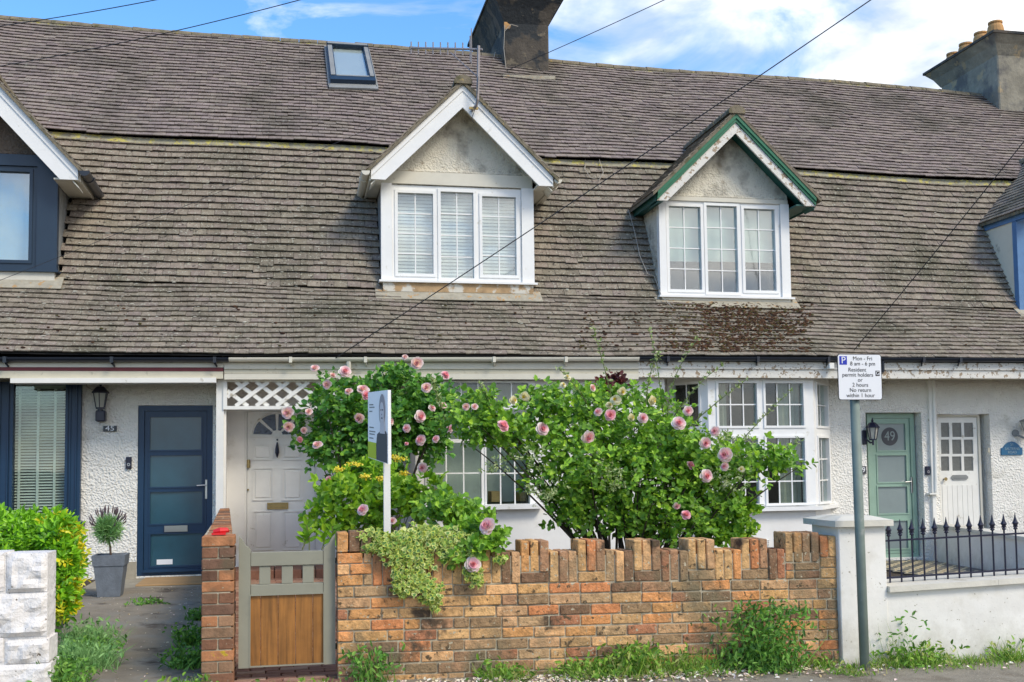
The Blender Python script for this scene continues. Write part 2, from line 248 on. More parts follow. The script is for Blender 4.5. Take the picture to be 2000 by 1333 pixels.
# ------------------------------------------------------------------ mesh builder
def wloc(o):
    v = Vector((0, 0, 0))
    while o: v = v + Vector(o.location); o = o.parent
    return v
class MB:
    def __init__(s): s.v = []; s.f = []; s.m = []
    def face(s, pts, mi=0):
        k = len(s.v); s.v += [tuple(p) for p in pts]; s.f.append(tuple(range(k, k+len(pts)))); s.m.append(mi)
    def hexa(s, p, mi=0, skip=()):
        k = len(s.v); s.v += [tuple(q) for q in p]
        for i, q in enumerate(((3, 2, 1, 0), (4, 5, 6, 7), (0, 1, 5, 4), (1, 2, 6, 5), (2, 3, 7, 6), (3, 0, 4, 7))):
            if i in skip: continue
            s.f.append(tuple(k+j for j in q)); s.m.append(mi)
    def box(s, x0, x1, y0, y1, z0, z1, mi=0):
        s.hexa([(x0, y0, z0), (x1, y0, z0), (x1, y1, z0), (x0, y1, z0), (x0, y0, z1), (x1, y0, z1), (x1, y1, z1), (x0, y1, z1)], mi)
    def bev(s, x0, x1, y0, y1, z0, z1, b=.004, mi=0, jit=0):   # chamfered block
        k = len(s.v)
        J = lambda: random.uniform(-jit, jit)
        for (z, i) in ((z0, b), (z0+b, 0), (z1-b, 0), (z1, b)):
            for (x, sx) in ((x0, 1), (x1, -1)):
                for (y, sy) in ((y0, 1), (y1, -1)):
                    pass
        rings = []
        for z, i in ((z0, b), (z0+b, 0), (z1-b, 0), (z1, b)):
            rings.append([(x0+i+b*(i == 0), y0+i, z), (x1-i-b*(i == 0), y0+i, z), (x1-i, y0+i+b*(i == 0), z), (x1-i, y1-i-b*(i == 0), z),
                          (x1-i-b*(i == 0), y1-i, z), (x0+i+b*(i == 0), y1-i, z), (x0+i, y1-i-b*(i == 0), z), (x0+i, y0+i+b*(i == 0), z)])
        for r in rings: s.v += [(p[0]+J(), p[1]+J(), p[2]+J()) for p in r]
        for r in range(3):
            for j in range(8):
                a, c = k+r*8+j, k+r*8+(j+1) % 8
                s.f.append((a, c, c+8, a+8)); s.m.append(mi)
        s.f.append(tuple(k+j for j in reversed(range(8)))); s.m.append(mi)
        s.f.append(tuple(k+24+j for j in range(8))); s.m.append(mi)
    def bar(s, a, b, wd, ht, up=(0, 0, 1), mi=0):
        a, b = Vector(a), Vector(b); d = (b-a).normalized(); sd_ = d.cross(Vector(up)).normalized(); u = sd_.cross(d)
        q = []
        for p in (a, b):
            for (i, j) in ((-1, -1), (1, -1), (1, 1), (-1, 1)): q.append(p+sd_*(i*wd/2)+u*(j*ht/2))
        s.hexa(q, mi)
    def tube(s, pts, r, n=6, mi=0):
        pts = [Vector(p) for p in pts]; k = len(s.v); m = len(pts)
        rr = r if isinstance(r, (list, tuple)) else [r]*m
        ref = None
        for i, p in enumerate(pts):
            d = (pts[min(i+1, m-1)]-pts[max(i-1, 0)]).normalized()
            if ref is None: ref = Vector((0, 0, 1)) if abs(d.z) < .9 else Vector((1, 0, 0))
            u = (ref - d*ref.dot(d)).normalized(); ref = u; vv = d.cross(u)
            for j in range(n):
                a = 2*math.pi*j/n; s.v.append(tuple(p+(u*math.cos(a)+vv*math.sin(a))*rr[i]))
        for i in range(m-1):
            for j in range(n):
                a, b = k+i*n+j, k+i*n+(j+1) % n; s.f.append((a, b, b+n, a+n)); s.m.append(mi)
        s.f.append(tuple(k+j for j in reversed(range(n)))); s.m.append(mi)
        s.f.append(tuple(k+(m-1)*n+j for j in range(n))); s.m.append(mi)
    def lathe(s, c, prof, n=16, mi=0, sq=False):   # prof: (r,z) list from bottom to top
        s.tube_rings([[(c[0]+r*math.cos(2*math.pi*j/n), c[1]+r*math.sin(2*math.pi*j/n), c[2]+z) for j in range(n)] for r, z in prof], mi)
    def tube_rings(s, rings, mi=0):
        k = len(s.v); n = len(rings[0])
        for r in rings: s.v += [tuple(p) for p in r]
        for i in range(len(rings)-1):
            for j in range(n):
                a, b = k+i*n+j, k+i*n+(j+1) % n; s.f.append((a, b, b+n, a+n)); s.m.append(mi)
        s.f.append(tuple(k+j for j in reversed(range(n)))); s.m.append(mi)
        s.f.append(tuple(k+(len(rings)-1)*n+j for j in range(n))); s.m.append(mi)
    def prism(s, poly, y0, y1, mi=0):   # poly of (x,z), extruded along y
        n = len(poly); k = len(s.v)
        s.v += [(x, y0, z) for x, z in poly]+[(x, y1, z) for x, z in poly]
        ar = sum(poly[i][0]*poly[(i+1) % n][1]-poly[(i+1) % n][0]*poly[i][1] for i in range(n))
        fr = tuple(k+i for i in range(n)); bk = tuple(k+n+i for i in reversed(range(n)))
        s.f += [fr, bk]; s.m += [mi, mi]
        for i in range(n): j = (i+1) % n; s.f.append((k+i, k+n+i, k+n+j, k+j)); s.m.append(mi)
    def plate(s, rect, holes, y0, y1, mi=0):   # wall with rectangular holes; x0,x1,z0,z1
        xs = sorted({rect[0], rect[1]} | {min(max(v, rect[0]), rect[1]) for h in holes for v in h[:2]})
        zs = sorted({rect[2], rect[3]} | {min(max(v, rect[2]), rect[3]) for h in holes for v in h[2:]})
        def solid(i, j):
            if i < 0 or j < 0 or i >= len(xs)-1 or j >= len(zs)-1: return False
            cx, cz = (xs[i]+xs[i+1])/2, (zs[j]+zs[j+1])/2
            return not any(h[0] < cx < h[1] and h[2] < cz < h[3] for h in holes)
        for i in range(len(xs)-1):
            for j in range(len(zs)-1):
                if not solid(i, j): continue
                a, b, c, d = xs[i], xs[i+1], zs[j], zs[j+1]
                s.face([(a, y0, c), (b, y0, c), (b, y0, d), (a, y0, d)], mi); s.face([(a, y1, c), (a, y1, d), (b, y1, d), (b, y1, c)], mi)
                if not solid(i-1, j): s.face([(a, y0, c), (a, y0, d), (a, y1, d), (a, y1, c)], mi)
                if not solid(i+1, j): s.face([(b, y0, c), (b, y1, c), (b, y1, d), (b, y0, d)], mi)
                if not solid(i, j-1): s.face([(a, y0, c), (a, y1, c), (b, y1, c), (b, y0, c)], mi)
                if not solid(i, j+1): s.face([(a, y0, d), (b, y0, d), (b, y1, d), (a, y1, d)], mi)
    def blob(s, c, r, n=6, m=4, mi=0, jit=.15):
        rings = []
        for i in range(m+1):
            t = math.pi*i/m
            rings.append([(c[0]+r[0]*max(.03, math.sin(t))*math.cos(2*math.pi*j/n)*(1+random.uniform(-jit, jit)), c[1]+r[1]*max(.03, math.sin(t))*math.sin(2*math.pi*j/n)*(1+random.uniform(-jit, jit)), c[2]-r[2]*math.cos(t)) for j in range(n)])
        s.tube_rings(rings, mi)
    def build(s, name, mats, parent=None, smooth=False, **props):
        me = bpy.data.meshes.new(name); off = wloc(parent) if parent else Vector((0, 0, 0))
        me.from_pydata([(p[0]-off.x, p[1]-off.y, p[2]-off.z) for p in s.v], [], s.f)
        for mm in (mats if isinstance(mats, (list, tuple)) else [mats]): me.materials.append(MATS[mm])
        if any(s.m): me.polygons.foreach_set('material_index', s.m)
        if smooth: me.polygons.foreach_set('use_smooth', [True]*len(s.f))
        me.update()
        o = bpy.data.objects.new(name, me); COL.objects.link(o)
        if parent: o.parent = parent
        for k, v in props.items(): o[k] = v
        return o
def thing(name, loc, label, cat, group=None):
    o = bpy.data.objects.new(name, None); o.empty_display_size = .1; COL.objects.link(o); o.location = loc
    o['label'] = label; o['category'] = cat
    if group: o['group'] = group
    return o
def tag(o, label, cat, group=None):
    o['label'] = label; o['category'] = cat
    if group: o['group'] = group
    return o
def text(body, name, m, parent, x, y, z, size, ext=.0015, align='CENTER', sx=1.0, rot=None, thin=False):
    c = bpy.data.curves.new(name, 'FONT'); c.body = body; c.size = size; c.align_x = align; c.align_y = 'CENTER'; c.extrude = ext; c.offset = -size*.004 if thin else 0; c.materials.append(MATS[m])
    o = bpy.data.objects.new(name, c); COL.objects.link(o); o.parent = parent; off = wloc(parent)
    o.location = (x-off.x, y-off.y, z-off.z); o.rotation_euler = rot or (math.pi/2, 0, 0); o.scale = (sx, 1, 1)
    bpy.context.view_layer.update(); me = bpy.data.meshes.new_from_object(o); n_ = bpy.data.objects.new(name, me); COL.objects.link(n_)
    n_.parent = parent; n_.location = o.location; n_.rotation_euler = o.rotation_euler; n_.scale = o.scale; bpy.data.objects.remove(o); n_.name = name; return n_

# ------------------------------------------------------------------ tiles
def S_(sec, x, t, off, zoff=0):   # point on roof section at fraction t, raised by off along the normal
    z = zn(x); dy, dz = YN[sec+1]-YN[sec], z[sec+1]-z[sec]; L = math.hypot(dy, dz)
    sag = .012*math.sin(x*1.3+t*2+sec)+.006*math.sin(x*3.1-t*2)
    o = off+sag*(1 if 0 < t < 1 else .6)
    return Vector((x, YN[sec]+dy*t-dz/L*o, z[sec]+dz*t+dy/L*o))
def tile_roof(mb, xa, xb, excl):
    Wd = .172
    for sec, n in ((0, 14), (1, 22), (2, 33)):
        for k in range(n):
            t0, t1 = k/n, min((k+1.35)/n, 1.0)
            lift0 = (.038, .050, .048)[sec]
            base = .075 if sec == 2 else 0
            if sec == 2: t0 -= .016
            x = -40*Wd-(Wd/2 if k % 2 else 0)
            while x+Wd/2 <= xa: x += Wd
            row = random.uniform(-.002, .002)
            while x+Wd/2 <= xb:
                a, b = x, x+Wd-.004; x += Wd
                cx = (a+b)/2; p = S_(sec, cx, (k+.5)/n, 0)
                if any(e[0] < cx < e[1] and e[2] < p.y and p.z < e[3]-(abs(cx-e[4])*e[5]) for e in excl): continue
                j = [random.uniform(-.0035, .0035) for _ in range(4)]
                lift = lift0+row+random.uniform(-.003, .005); dt = random.uniform(-.05, .05)/n
                if random.random() < .012: dt -= .22/n
                lo = -.013
                mb.hexa([S_(sec, a, t0+dt, base+lift+lo+j[0]), S_(sec, b, t0+dt+j[3]*.5, base+lift+lo+j[1]), S_(sec, b, t1, base-.004), S_(sec, a, t1, base-.004),
                         S_(sec, a, t0+dt, base+lift+j[0]), S_(sec, b, t0+dt+j[3]*.5, base+lift+j[1]), S_(sec, b, t1, base+.010+j[2]), S_(sec, a, t1, base+.010)], 1 if sec == 2 else 0, skip=(0, 4))
                mb.face([S_(sec, a-.003, k/n, base-.012), S_(sec, b+.003, k/n, base-.012), S_(sec, b+.003, (k+1)/n, base-.012), S_(sec, a-.003, (k+1)/n, base-.012)], 2)
def tile_plane(mb, o, U, V, lu, lv, gauge=.105, wd=.172, mi=0, th=.016, lift=.026):
    o = Vector(o); U = Vector(U).normalized(); V = Vector(V).normalized(); Nn = U.cross(V).normalized()
    if Nn.z < 0: Nn = -Nn
    n = max(1, int(lv/gauge)); g = lv/n
    P = lambda u, v, h: o+U*u+V*v+Nn*h
    for k in range(n):
        u = -(wd/2 if k % 2 else 0)
        while u < lu:
            a, b = max(0, u), min(lu, u+wd-.004); u += wd
            if b-a < .01: continue
            l = lift+random.uniform(-.003, .004); v0 = k*g; v1 = min((k+1.3)*g, lv)
            mb.hexa([P(a, v0, l-th), P(b, v0, l-th), P(b, v1, -.004), P(a, v1, -.004), P(a, v0, l), P(b, v0, l), P(b, v1, .010), P(a, v1, .010)], mi)
# ------------------------------------------------------------------ setting
def sheet(name, xs, ys, zf, m, **k):
    mb = MB(); kk = {}
    for i, x in enumerate(xs):
        for j, y in enumerate(ys): kk[i, j] = len(mb.v); mb.v.append((x, y, zf(x, y)))
    for i in range(len(xs)-1):
        for j in range(len(ys)-1): mb.f.append((kk[i, j], kk[i+1, j], kk[i+1, j+1], kk[i, j+1])); mb.m.append(0)
    o = mb.build(name, m, None, smooth=True); o['kind'] = 'structure'; return o
def span(a, b, s):
    n = max(1, int(round((b-a)/s))); return [a+(b-a)*i/n for i in range(n+1)]
sheet('ground', [-900, -200, -40, -12]+span(-6, 16, .5)+[20, 40, 200, 900], [-900, -100, -30, -3]+span(2, 26, .5)+[60, 200, 900], lambda x, y: gz(x, y), 'soil')
sheet('pavement', span(-8, 18, .5), span(4.6, 7.62, .3), lambda x, y: gz(x, y)+.006, 'pavement')
sheet('road', [-40]+span(-12, 20, 2)+[60], [-4, 0, 4.45], lambda x, y: gz(x, y)-.0+.004, 'road')
mb = MB()
for x in span(-12, 20, .92)[:-1]: mb.bev(x, x+.91, 4.45, 4.6, gz(x, 4.5)-.05, gz(x, 4.5)+.012, .01)
k_ = mb.build('kerb', 'concrete'); k_['kind'] = 'structure'

H = {}
HX = {45: (-6.5, -.83), 47: (-.83, 4.26), 49: (4.26, 8.78), 51: (8.78, 14.5)}
H[45] = thing('terraced_house', (-2, WALL, .2), 'white roughcast house number 45 with navy door, navy window and navy dormer', 'house', 'houses of the terrace')
H[47] = thing('terraced_house', (1.8, WALL, .18), 'house with white gabled dormer, skylight, lattice porch and panelled white fanlight door', 'house', 'houses of the terrace')
H[49] = thing('terraced_house', (6.5, WALL, .15), 'white house number 49 with peeling green gabled dormer and mint green door', 'house', 'houses of the terrace')
H[51] = thing('terraced_house', (10, WALL, .14), 'far right house with blue dormer, part glazed white door and chimney with pots', 'house', 'houses of the terrace')

def glazing(par, fr, panes, Y, fm, gm='glass', lvl2=False, raised=.045, cols=None, depth=.08, bar=.016, tf=None, pnl='window'):
    """fr, panes in world x0,x1,z0,z1; panes: (rect, cols, rows)"""
    T = (lambda m: m) if tf is None else tf
    mb = MB(); mb.plate(fr, [p[0] for p in panes], Y, Y+depth)
    if raised:
        for p, c, r in panes:
            e = (p[0]-raised, p[1]+raised, p[2]-raised, p[3]+raised); i = .012
            mb.plate(e, [p], Y-.016, Y-.001); mb.plate((p[0]-i, p[1]+i, p[2]-i, p[3]+i), [p], Y-.010, Y+.04) if False else None
    f = T(mb).build('window_frame' if lvl2 else pnl, fm, par)
    tgt = par if lvl2 else f
    for p, c, r in panes:
        mb = MB(); mb.box(p[0]-.005, p[1]+.005, Y+.034, Y+.042, p[2]-.005, p[3]+.005); T(mb).build('pane', gm, tgt)
        if c > 1 or r > 1:
            mb = MB()
            for i in range(1, c): x = p[0]+(p[1]-p[0])*i/c; mb.box(x-bar/2, x+bar/2, Y+.022, Y+.032, p[2], p[3])
            for i in range(1, r): z = p[2]+(p[3]-p[2])*i/r; mb.box(p[0], p[1], Y+.020, Y+.033, z-bar/2, z+bar/2)
            T(mb).build('glazing_bars', 'upvc', tgt)
    return f, tgt
def room(par, rect, Y, depth=.8, m='room', tf=None):
    a, b, c, d = rect; mb = MB(); y0, y1 = Y, Y+depth
    mb.face([(a, y1, c), (b, y1, c), (b, y1, d), (a, y1, d)]); mb.face([(a, y0, c), (a, y1, c), (a, y1, d), (a, y0, d)]); mb.face([(b, y0, c), (b, y0, d), (b, y1, d), (b, y1, c)])
    mb.face([(a, y0, c), (b, y0, c), (b, y1, c), (a, y1, c)]); mb.face([(a, y0, d), (a, y1, d), (b, y1, d), (b, y0, d)])
    if tf: mb = tf(mb)
    return mb.build('room_interior', m, par)
def slats(par, x0, x1, z0, z1, Y, pitch, m='blind', tapes=(), tilt=.4, w=.024):
    mb = MB(); z = z0
    while z < z1:
        dz = w*math.sin(tilt)*.5; dy = w*math.cos(tilt)*.5
        mb.hexa([(x0, Y-dy, z-dz), (x1, Y-dy, z-dz), (x1, Y+dy, z+dz), (x0, Y+dy, z+dz), (x0, Y-dy, z-dz+.003), (x1, Y-dy, z-dz+.003), (x1, Y+dy, z+dz+.003), (x0, Y+dy, z+dz+.003)]); z += pitch
    for t in tapes: mb.box(t-.015, t+.015, Y-w/2-.004, Y-w/2-.002, z0, z1)
    mb.box(x0, x1, Y-.02, Y+.02, z1, z1+.04)
    return mb.build('blind', m, par)
def strip(par, name, m, pa, pb, ta, tb, h, Y0, Y1):
    """board running along the terrace between photo columns pa and pb"""
    mb = MB(); n = max(1, int(abs(pb-pa)/120))
    for i in range(n):
        a, b = i/n, (i+1)/n; A, B = pa+(pb-pa)*a, pa+(pb-pa)*b; t0, t1 = ta+(tb-ta)*a, ta+(tb-ta)*b
        p, q, r, s = W(A, t0, Y0), W(B, t1, Y0), W(A, t0+h, Y0), W(B, t1+h, Y0)
        mb.hexa([(p.x, Y0, r.z), (q.x, Y0, s.z), (q.x, Y1, s.z), (p.x, Y1, r.z), (p.x, Y0, p.z), (q.x, Y0, q.z), (q.x, Y1, q.z), (p.x, Y1, p.z)])
    return mb.build(name, m, par)
def gutter(par, m, pa, pb, ya, yb, brackets, endcap=True):
    mb = MB(); A, B = W(pa, ya, 12.93), W(pb, yb, 12.93)
    n = 8; rings = []
    for P_ in (A, B):
        rings.append([(P_.x, 12.93+.048*math.cos(t), P_.z+.016-.05*math.sin(t)) for t in [math.pi*i/n for i in range(n+1)]]+[(P_.x, 12.93-.042, P_.z+.017), (P_.x, 12.93+.042, P_.z+.017)])
    mb.tube_rings(rings)
    g = mb.build('gutter', m, par)
    for b in brackets:
        t = (b-pa)/(pb-pa); c = A.lerp(B, t); mb = MB(); mb.box(c.x-.018, c.x+.018, 12.875, 12.985, c.z-.045, c.z+.022); mb.tube([(c.x, 12.94, c.z-.05), (c.x+.02, 12.98, c.z-.08)], .012, 6)
        mb.build('gutter_bracket', m, g)
    return g

# ------------------------------------------------------------------ dormers
def dormer(par, apex, lt, rt, bh, face, fr, panes, Yf, Yb, barge_mats, beam, fm, cheek_m, post_m, gable_m, sill_m, gm, soffit_m, tile_edge=True, gut=None, side_m=None):
    """apex, lt, rt: photo points of the barge board's outer line; bh vertical height of the barge; face (px left,right) of the front"""
    A, Lp, Rp = W(*apex, Yb), W(*lt, Yb), W(*rt, Yb)
    ez = (Lp.z+Rp.z)/2; cx = (Lp.x+Rp.x)/2*.5+A.x*.5; hw = (Rp.x-Lp.x)/2; Lx, Rx = cx-hw, cx+hw; az = A.z
    x0, x1 = W(face[0], (fr[1]+fr[3])/2, Yf).x, W(face[1], (fr[1]+fr[3])/2, Yf).x
    zb = R(*fr, Yf)[2]; Yh = Yb
    while roofz(cx, Yh) < az+.02 and Yh < YR: Yh += .05
    k = (az-ez)/hw
    bt = bh/F*13.9   # vertical barge height in metres
    top = lambda x, d=0: az-abs(x-cx)*k-d
    # body: front wall with hole, gable
    frr = R(*fr, Yf); zbt = zb-.10
    body = MB(); zbeam = W(face[0], beam[1], Yf).z
    body.prism([(x0, frr[3]-.05), (x1, frr[3]-.05), (x1, top(x1, .10)), (cx, top(cx, .10)), (x0, top(x0, .10))], Yf+.02, Yf+.12)
    d = body.build('dormer', gable_m, par)
    for (xa, xb) in ((x0+.01, x0+.06), (x1-.06, x1-.01)):
        ch = MB(); ch.box(xa, xb, Yf+.07, Yh, zbt, ez+.05); ch.build('cheek', cheek_m, d)
    # beam above the window
    bz1, bz0 = W((face[0]+face[1])/2, beam[0], Yf).z, W((face[0]+face[1])/2, beam[1], Yf).z
    mb = MB(); mb.box(x0+.015, x1-.015, Yf-.03, Yf+.02, bz0, bz1); mb.build('beam', post_m[1], d)
    mb = MB(); pw = frr[0]-x0
    mb.box(x0, frr[0]-.004, Yf-.03, Yf+.07, zb, bz0); mb.build('corner_post', post_m[0], d)
    mb = MB(); mb.box(frr[1]+.004, x1, Yf-.03, Yf+.07, zb, bz0); mb.build('corner_post', post_m[0], d)
    pn = [(R(*p[0], Yf), p[1], p[2]) for p in panes]
    glazing(d, frr, pn, Yf, fm, gm, lvl2=True, raised=.04)
    room(d, (frr[0]+.01, frr[1]-.01, frr[2]+.01, frr[3]-.01), Yf+.09, .32, 'room')
    # sill
    mb = MB(); mb.box(x0-.03, x1+.03, Yf-.09, Yf+.1, zb-.03, zb-.002); mb.build('sill', post_m[0], d)
    mb = MB(); mb.box(x0+.02, x1-.02, Yf-.05, Yf+.1, zbt-.05, zb-.032); mb.build('sill_apron', sill_m, d)
    # flashing tray under
    mb = MB(); mb.hexa([(x0-.08, Yf-.16, roofz(cx, Yf-.16)+.045), (x1+.08, Yf-.16, roofz(cx, Yf-.16)+.045), (x1+.08, Yf, roofz(cx, Yf)+.03), (x0-.08, Yf, roofz(cx, Yf)+.03),
                        (x0-.08, Yf-.16, roofz(cx, Yf-.16)+.055), (x1+.08, Yf-.16, roofz(cx, Yf-.16)+.055), (x1+.08, Yf, roofz(cx, Yf)+.07), (x0-.08, Yf, roofz(cx, Yf)+.07)]); mb.build('flashing', 'cement', d)
    # barge boards: strips with vertical cut ends; outer moulding and main board
    def barge(sgn, d0, d1, Ya, Yb2, m, ext=0):
        mb = MB(); ex = Lx if sgn < 0 else Rx
        zc_ = ez-.12
        if top(ex, d1) > zc_: pts = [(cx, az-d0), (ex, top(ex, d0)), (ex, top(ex, d1)), (cx, az-d1)]
        elif top(ex, d0) > zc_: pts = [(cx, az-d0), (ex, top(ex, d0)), (ex, zc_), (cx+sgn*(az-d1-zc_)/k, zc_), (cx, az-d1)]
        else: pts = [(cx, az-d0), (cx+sgn*(az-d0-zc_)/k, zc_), (cx+sgn*(az-d1-zc_)/k, zc_), (cx, az-d1)]
        mb.prism(pts, Ya, Yb2); mb.build('barge_board', m, d)
    for s in (-1, 1):
        if len(barge_mats) == 1:
            barge(s, .0, bt, Yb, Yb+.03, barge_mats[0])
            barge(s, .0, bt*.28, Yb-.015, Yb-.001, barge_mats[0])
        else:
            sp = bt*.42
            barge(s, .0, sp*.55, Yb-.04, Yb+.03, barge_mats[0]); barge(s, sp*.57, sp, Yb-.022, Yb+.03, barge_mats[0]); barge(s, sp+.003, bt, Yb, Yb+.03, barge_mats[1])
    mb = MB(); mb.bev(x0+.06, x1-.06, Yf-.02, Yf+.02, bz1+.002, bz1+.03, .008); mb.build('drip_ledge', gable_m, d)
    # soffit under the overhang
    for s in (-1, 1):
        ex = Lx if s < 0 else Rx; wx = x0 if s < 0 else x1
        mb = MB()
        a_, b_ = sorted((ex, cx))
        mb.prism([(ex, top(ex, bt*.55)), (cx, az-bt*.55), (cx, az-bt*.55-.02), (ex, top(ex, bt*.55)-.02)], Yb+.032, Yf+.02); mb.build('soffit', soffit_m, d)
        mb = MB(); zz = ez-.12
        mb.box(min(ex, wx), max(ex, wx), Yb+.032, Yh, zz+.005, zz+.025); mb.build('eaves_soffit', soffit_m, d)
        mb = MB(); mb.box(ex-(.02 if s < 0 else -.0), ex+(.0 if s < 0 else .02), Yb+.032, Yh, zz-.01, top(ex, .01)); mb.build('fascia', side_m or soffit_m, d)
    # tiled slopes
    mb = MB(); ov = .07; Ln = Yh+.3-(Yb-.05)
    for s in (-1, 1):
        ex = cx+s*(hw+ov); V = Vector((-s, 0, k)); lv = math.hypot(hw+ov, (hw+ov)*k)
        o = Vector((ex, Yb-.05, az-(hw+ov)*k+.045))
        tile_plane(mb, o, (0, 1, 0), V, Ln, lv-.01)
        a = o; b = o+V.normalized()*lv; dn = Vector((0, 0, -.045)); mb.hexa([a+dn, b+dn, b+dn+Vector((0, Ln, 0)), a+dn+Vector((0, Ln, 0)), a, b, b+Vector((0, Ln, 0)), a+Vector((0, Ln, 0))], 2)
    mb.build('dormer_roof', ['tile', 'deck', 'ridge'], d)
    mb = MB()
    y = Yb-.07
    while y < Yh+.2:
        y2 = min(y+.3, Yh+.25); rings = []
        for yy, rr in ((y, .125), (y2-.01, .118)): rings.append([(cx+rr*math.cos(t), yy, az+.02+rr*.75*math.sin(t)) for t in [math.pi*i/8-.25+(.5*i/8) for i in range(9)]])
        mb.tube_rings(rings); y += .3
    mb.build('ridge_tiles', 'ridge', d)
    return d, dict(x0=x0, x1=x1, cx=cx, hw=hw, az=az, ez=ez, k=k, Yh=Yh, fr=frr, panes=pn, Lx=Lx, Rx=Rx, bt=bt)

YF, YBG = 14.1, 13.8
DSPEC = {}
d47, i47 = dormer(H[47], (903, 166), (725, 332), (1080, 347), 46, (744, 1042), (766, 366, 1018, 551),
    [((777, 378, 846, 535), 2, 4), ((861, 376, 925, 544), 2, 4), ((942, 385, 1008, 538), 2, 4)], YF, YBG, ['upvc'], (340, 364), 'upvc', 'lead', ('upvc', 'off_white'), 'gable_render', 'tan_sill', 'glass_up', 'off_white')
d49, i49 = dormer(H[49], (1436, 224), (1283, 373), (1592, 388), 40, (1287, 1541), (1301, 396, 1524, 580),
    [((1307, 404, 1369, 566), 2, 4), ((1381, 403, 1440, 571), 2, 4), ((1454, 409, 1514, 568), 2, 4)], YF, YBG, ['green_paint', 'peeling_white'], (388, 396), 'upvc', 'gable_render', ('upvc', 'off_white'), 'gable_render', 'off_white', 'glass_up', 'green_dark', side_m='green_dark')
d45, i45 = dormer(H[45], (-36, 136), (-226, 316), (157, 335), 53, (-190, 113), (-150, 322, 72, 526),
    [((-135, 336, -60, 508), 1, 1), ((-38, 335, 57, 508), 1, 1)], YF, YBG, ['upvc'], (300, 322), 'navy_grey', 'lead', ('navy_grey', 'navy_grey'), 'gable_brown', 'stone_cap', 'glass_up', 'off_white')
d51, i51 = dormer(H[51], (2165, 255), (2008, 405), (2330, 420), 36, (1986, 2270), (2002, 430, 2250, 625),
    [((2010, 440, 2080, 610), 2, 4), ((2095, 440, 2165, 610), 2, 4), ((2180, 440, 2240, 610), 2, 4)], YF, YBG, ['blue_paint', 'peeling_white'], (420, 430), 'upvc', 'cream_wall', ('blue_paint', 'blue_paint'), 'gable_render', 'off_white', 'glass_up', 'blue_paint', side_m='blue_paint')
for i, (d, inf) in enumerate(((d47, i47), (d49, i49), (d45, i45), (d51, i51))):
    f = inf['fr']
    if d is d47: slats(d, f[0]+.03, f[1]-.03, f[2]+.03, f[3]-.06, YF+.13, .046, tilt=1.25, w=.043)
    elif d is d49:
        mb = MB(); zz = W(1400, 508, YF).z
        for p in inf['panes']: mb.box(p[0][0]-.03, p[0][1]+.03, YF+.14, YF+.15, zz+random.uniform(-.01, .01), p[0][3]+.02)
        mb.build('roller_blind', 'green_roller', d)
    elif d is d45:
        mb = MB(); mb.box(f[0], f[1], YF+.2, YF+.21, f[2], f[3]); mb.build('net_curtain', 'net', d)
# dormer gutters
def half_gutter(d, a, b, m, r=.055):
    mb = MB(); rings = []
    for P_ in (a, b): rings.append([(P_[0]+r*math.cos(t), P_[1], P_[2]-r*math.sin(t)) for t in [math.pi*i/8 for i in range(9)]]+[(P_[0]-r*.85, P_[1], P_[2]+.002), (P_[0]+r*.85, P_[1], P_[2]+.002)])
    mb.tube_rings(rings)
    for y in (a[1]+.28,): mb.tube_rings([[(a[0]+(r+.012)*math.cos(t), yy, a[2]-.005-(r+.012)*math.sin(t)) for t in [math.pi*i/8 for i in range(9)]] for yy in (y, y+.07)])
    return mb.build('gutter', m, d)
half_gutter(d47, (i47['Lx']-.07, YBG-.06, i47['ez']-.03), (i47['Lx']-.07, i47['Yh']-.9, i47['ez']-.06), 'off_white')
half_gutter(d47, (i47['Rx']+.07, YBG-.02, i47['ez']-.03), (i47['Rx']+.07, i47['Yh']-.9, i47['ez']-.06), 'off_white')
half_gutter(d45, (i45['Rx']+.08, YBG-.06, i45['ez']-.02), (i45['Rx']+.08, i45['Yh']-.8, i45['ez']-.06), 'black_gutter', .062)

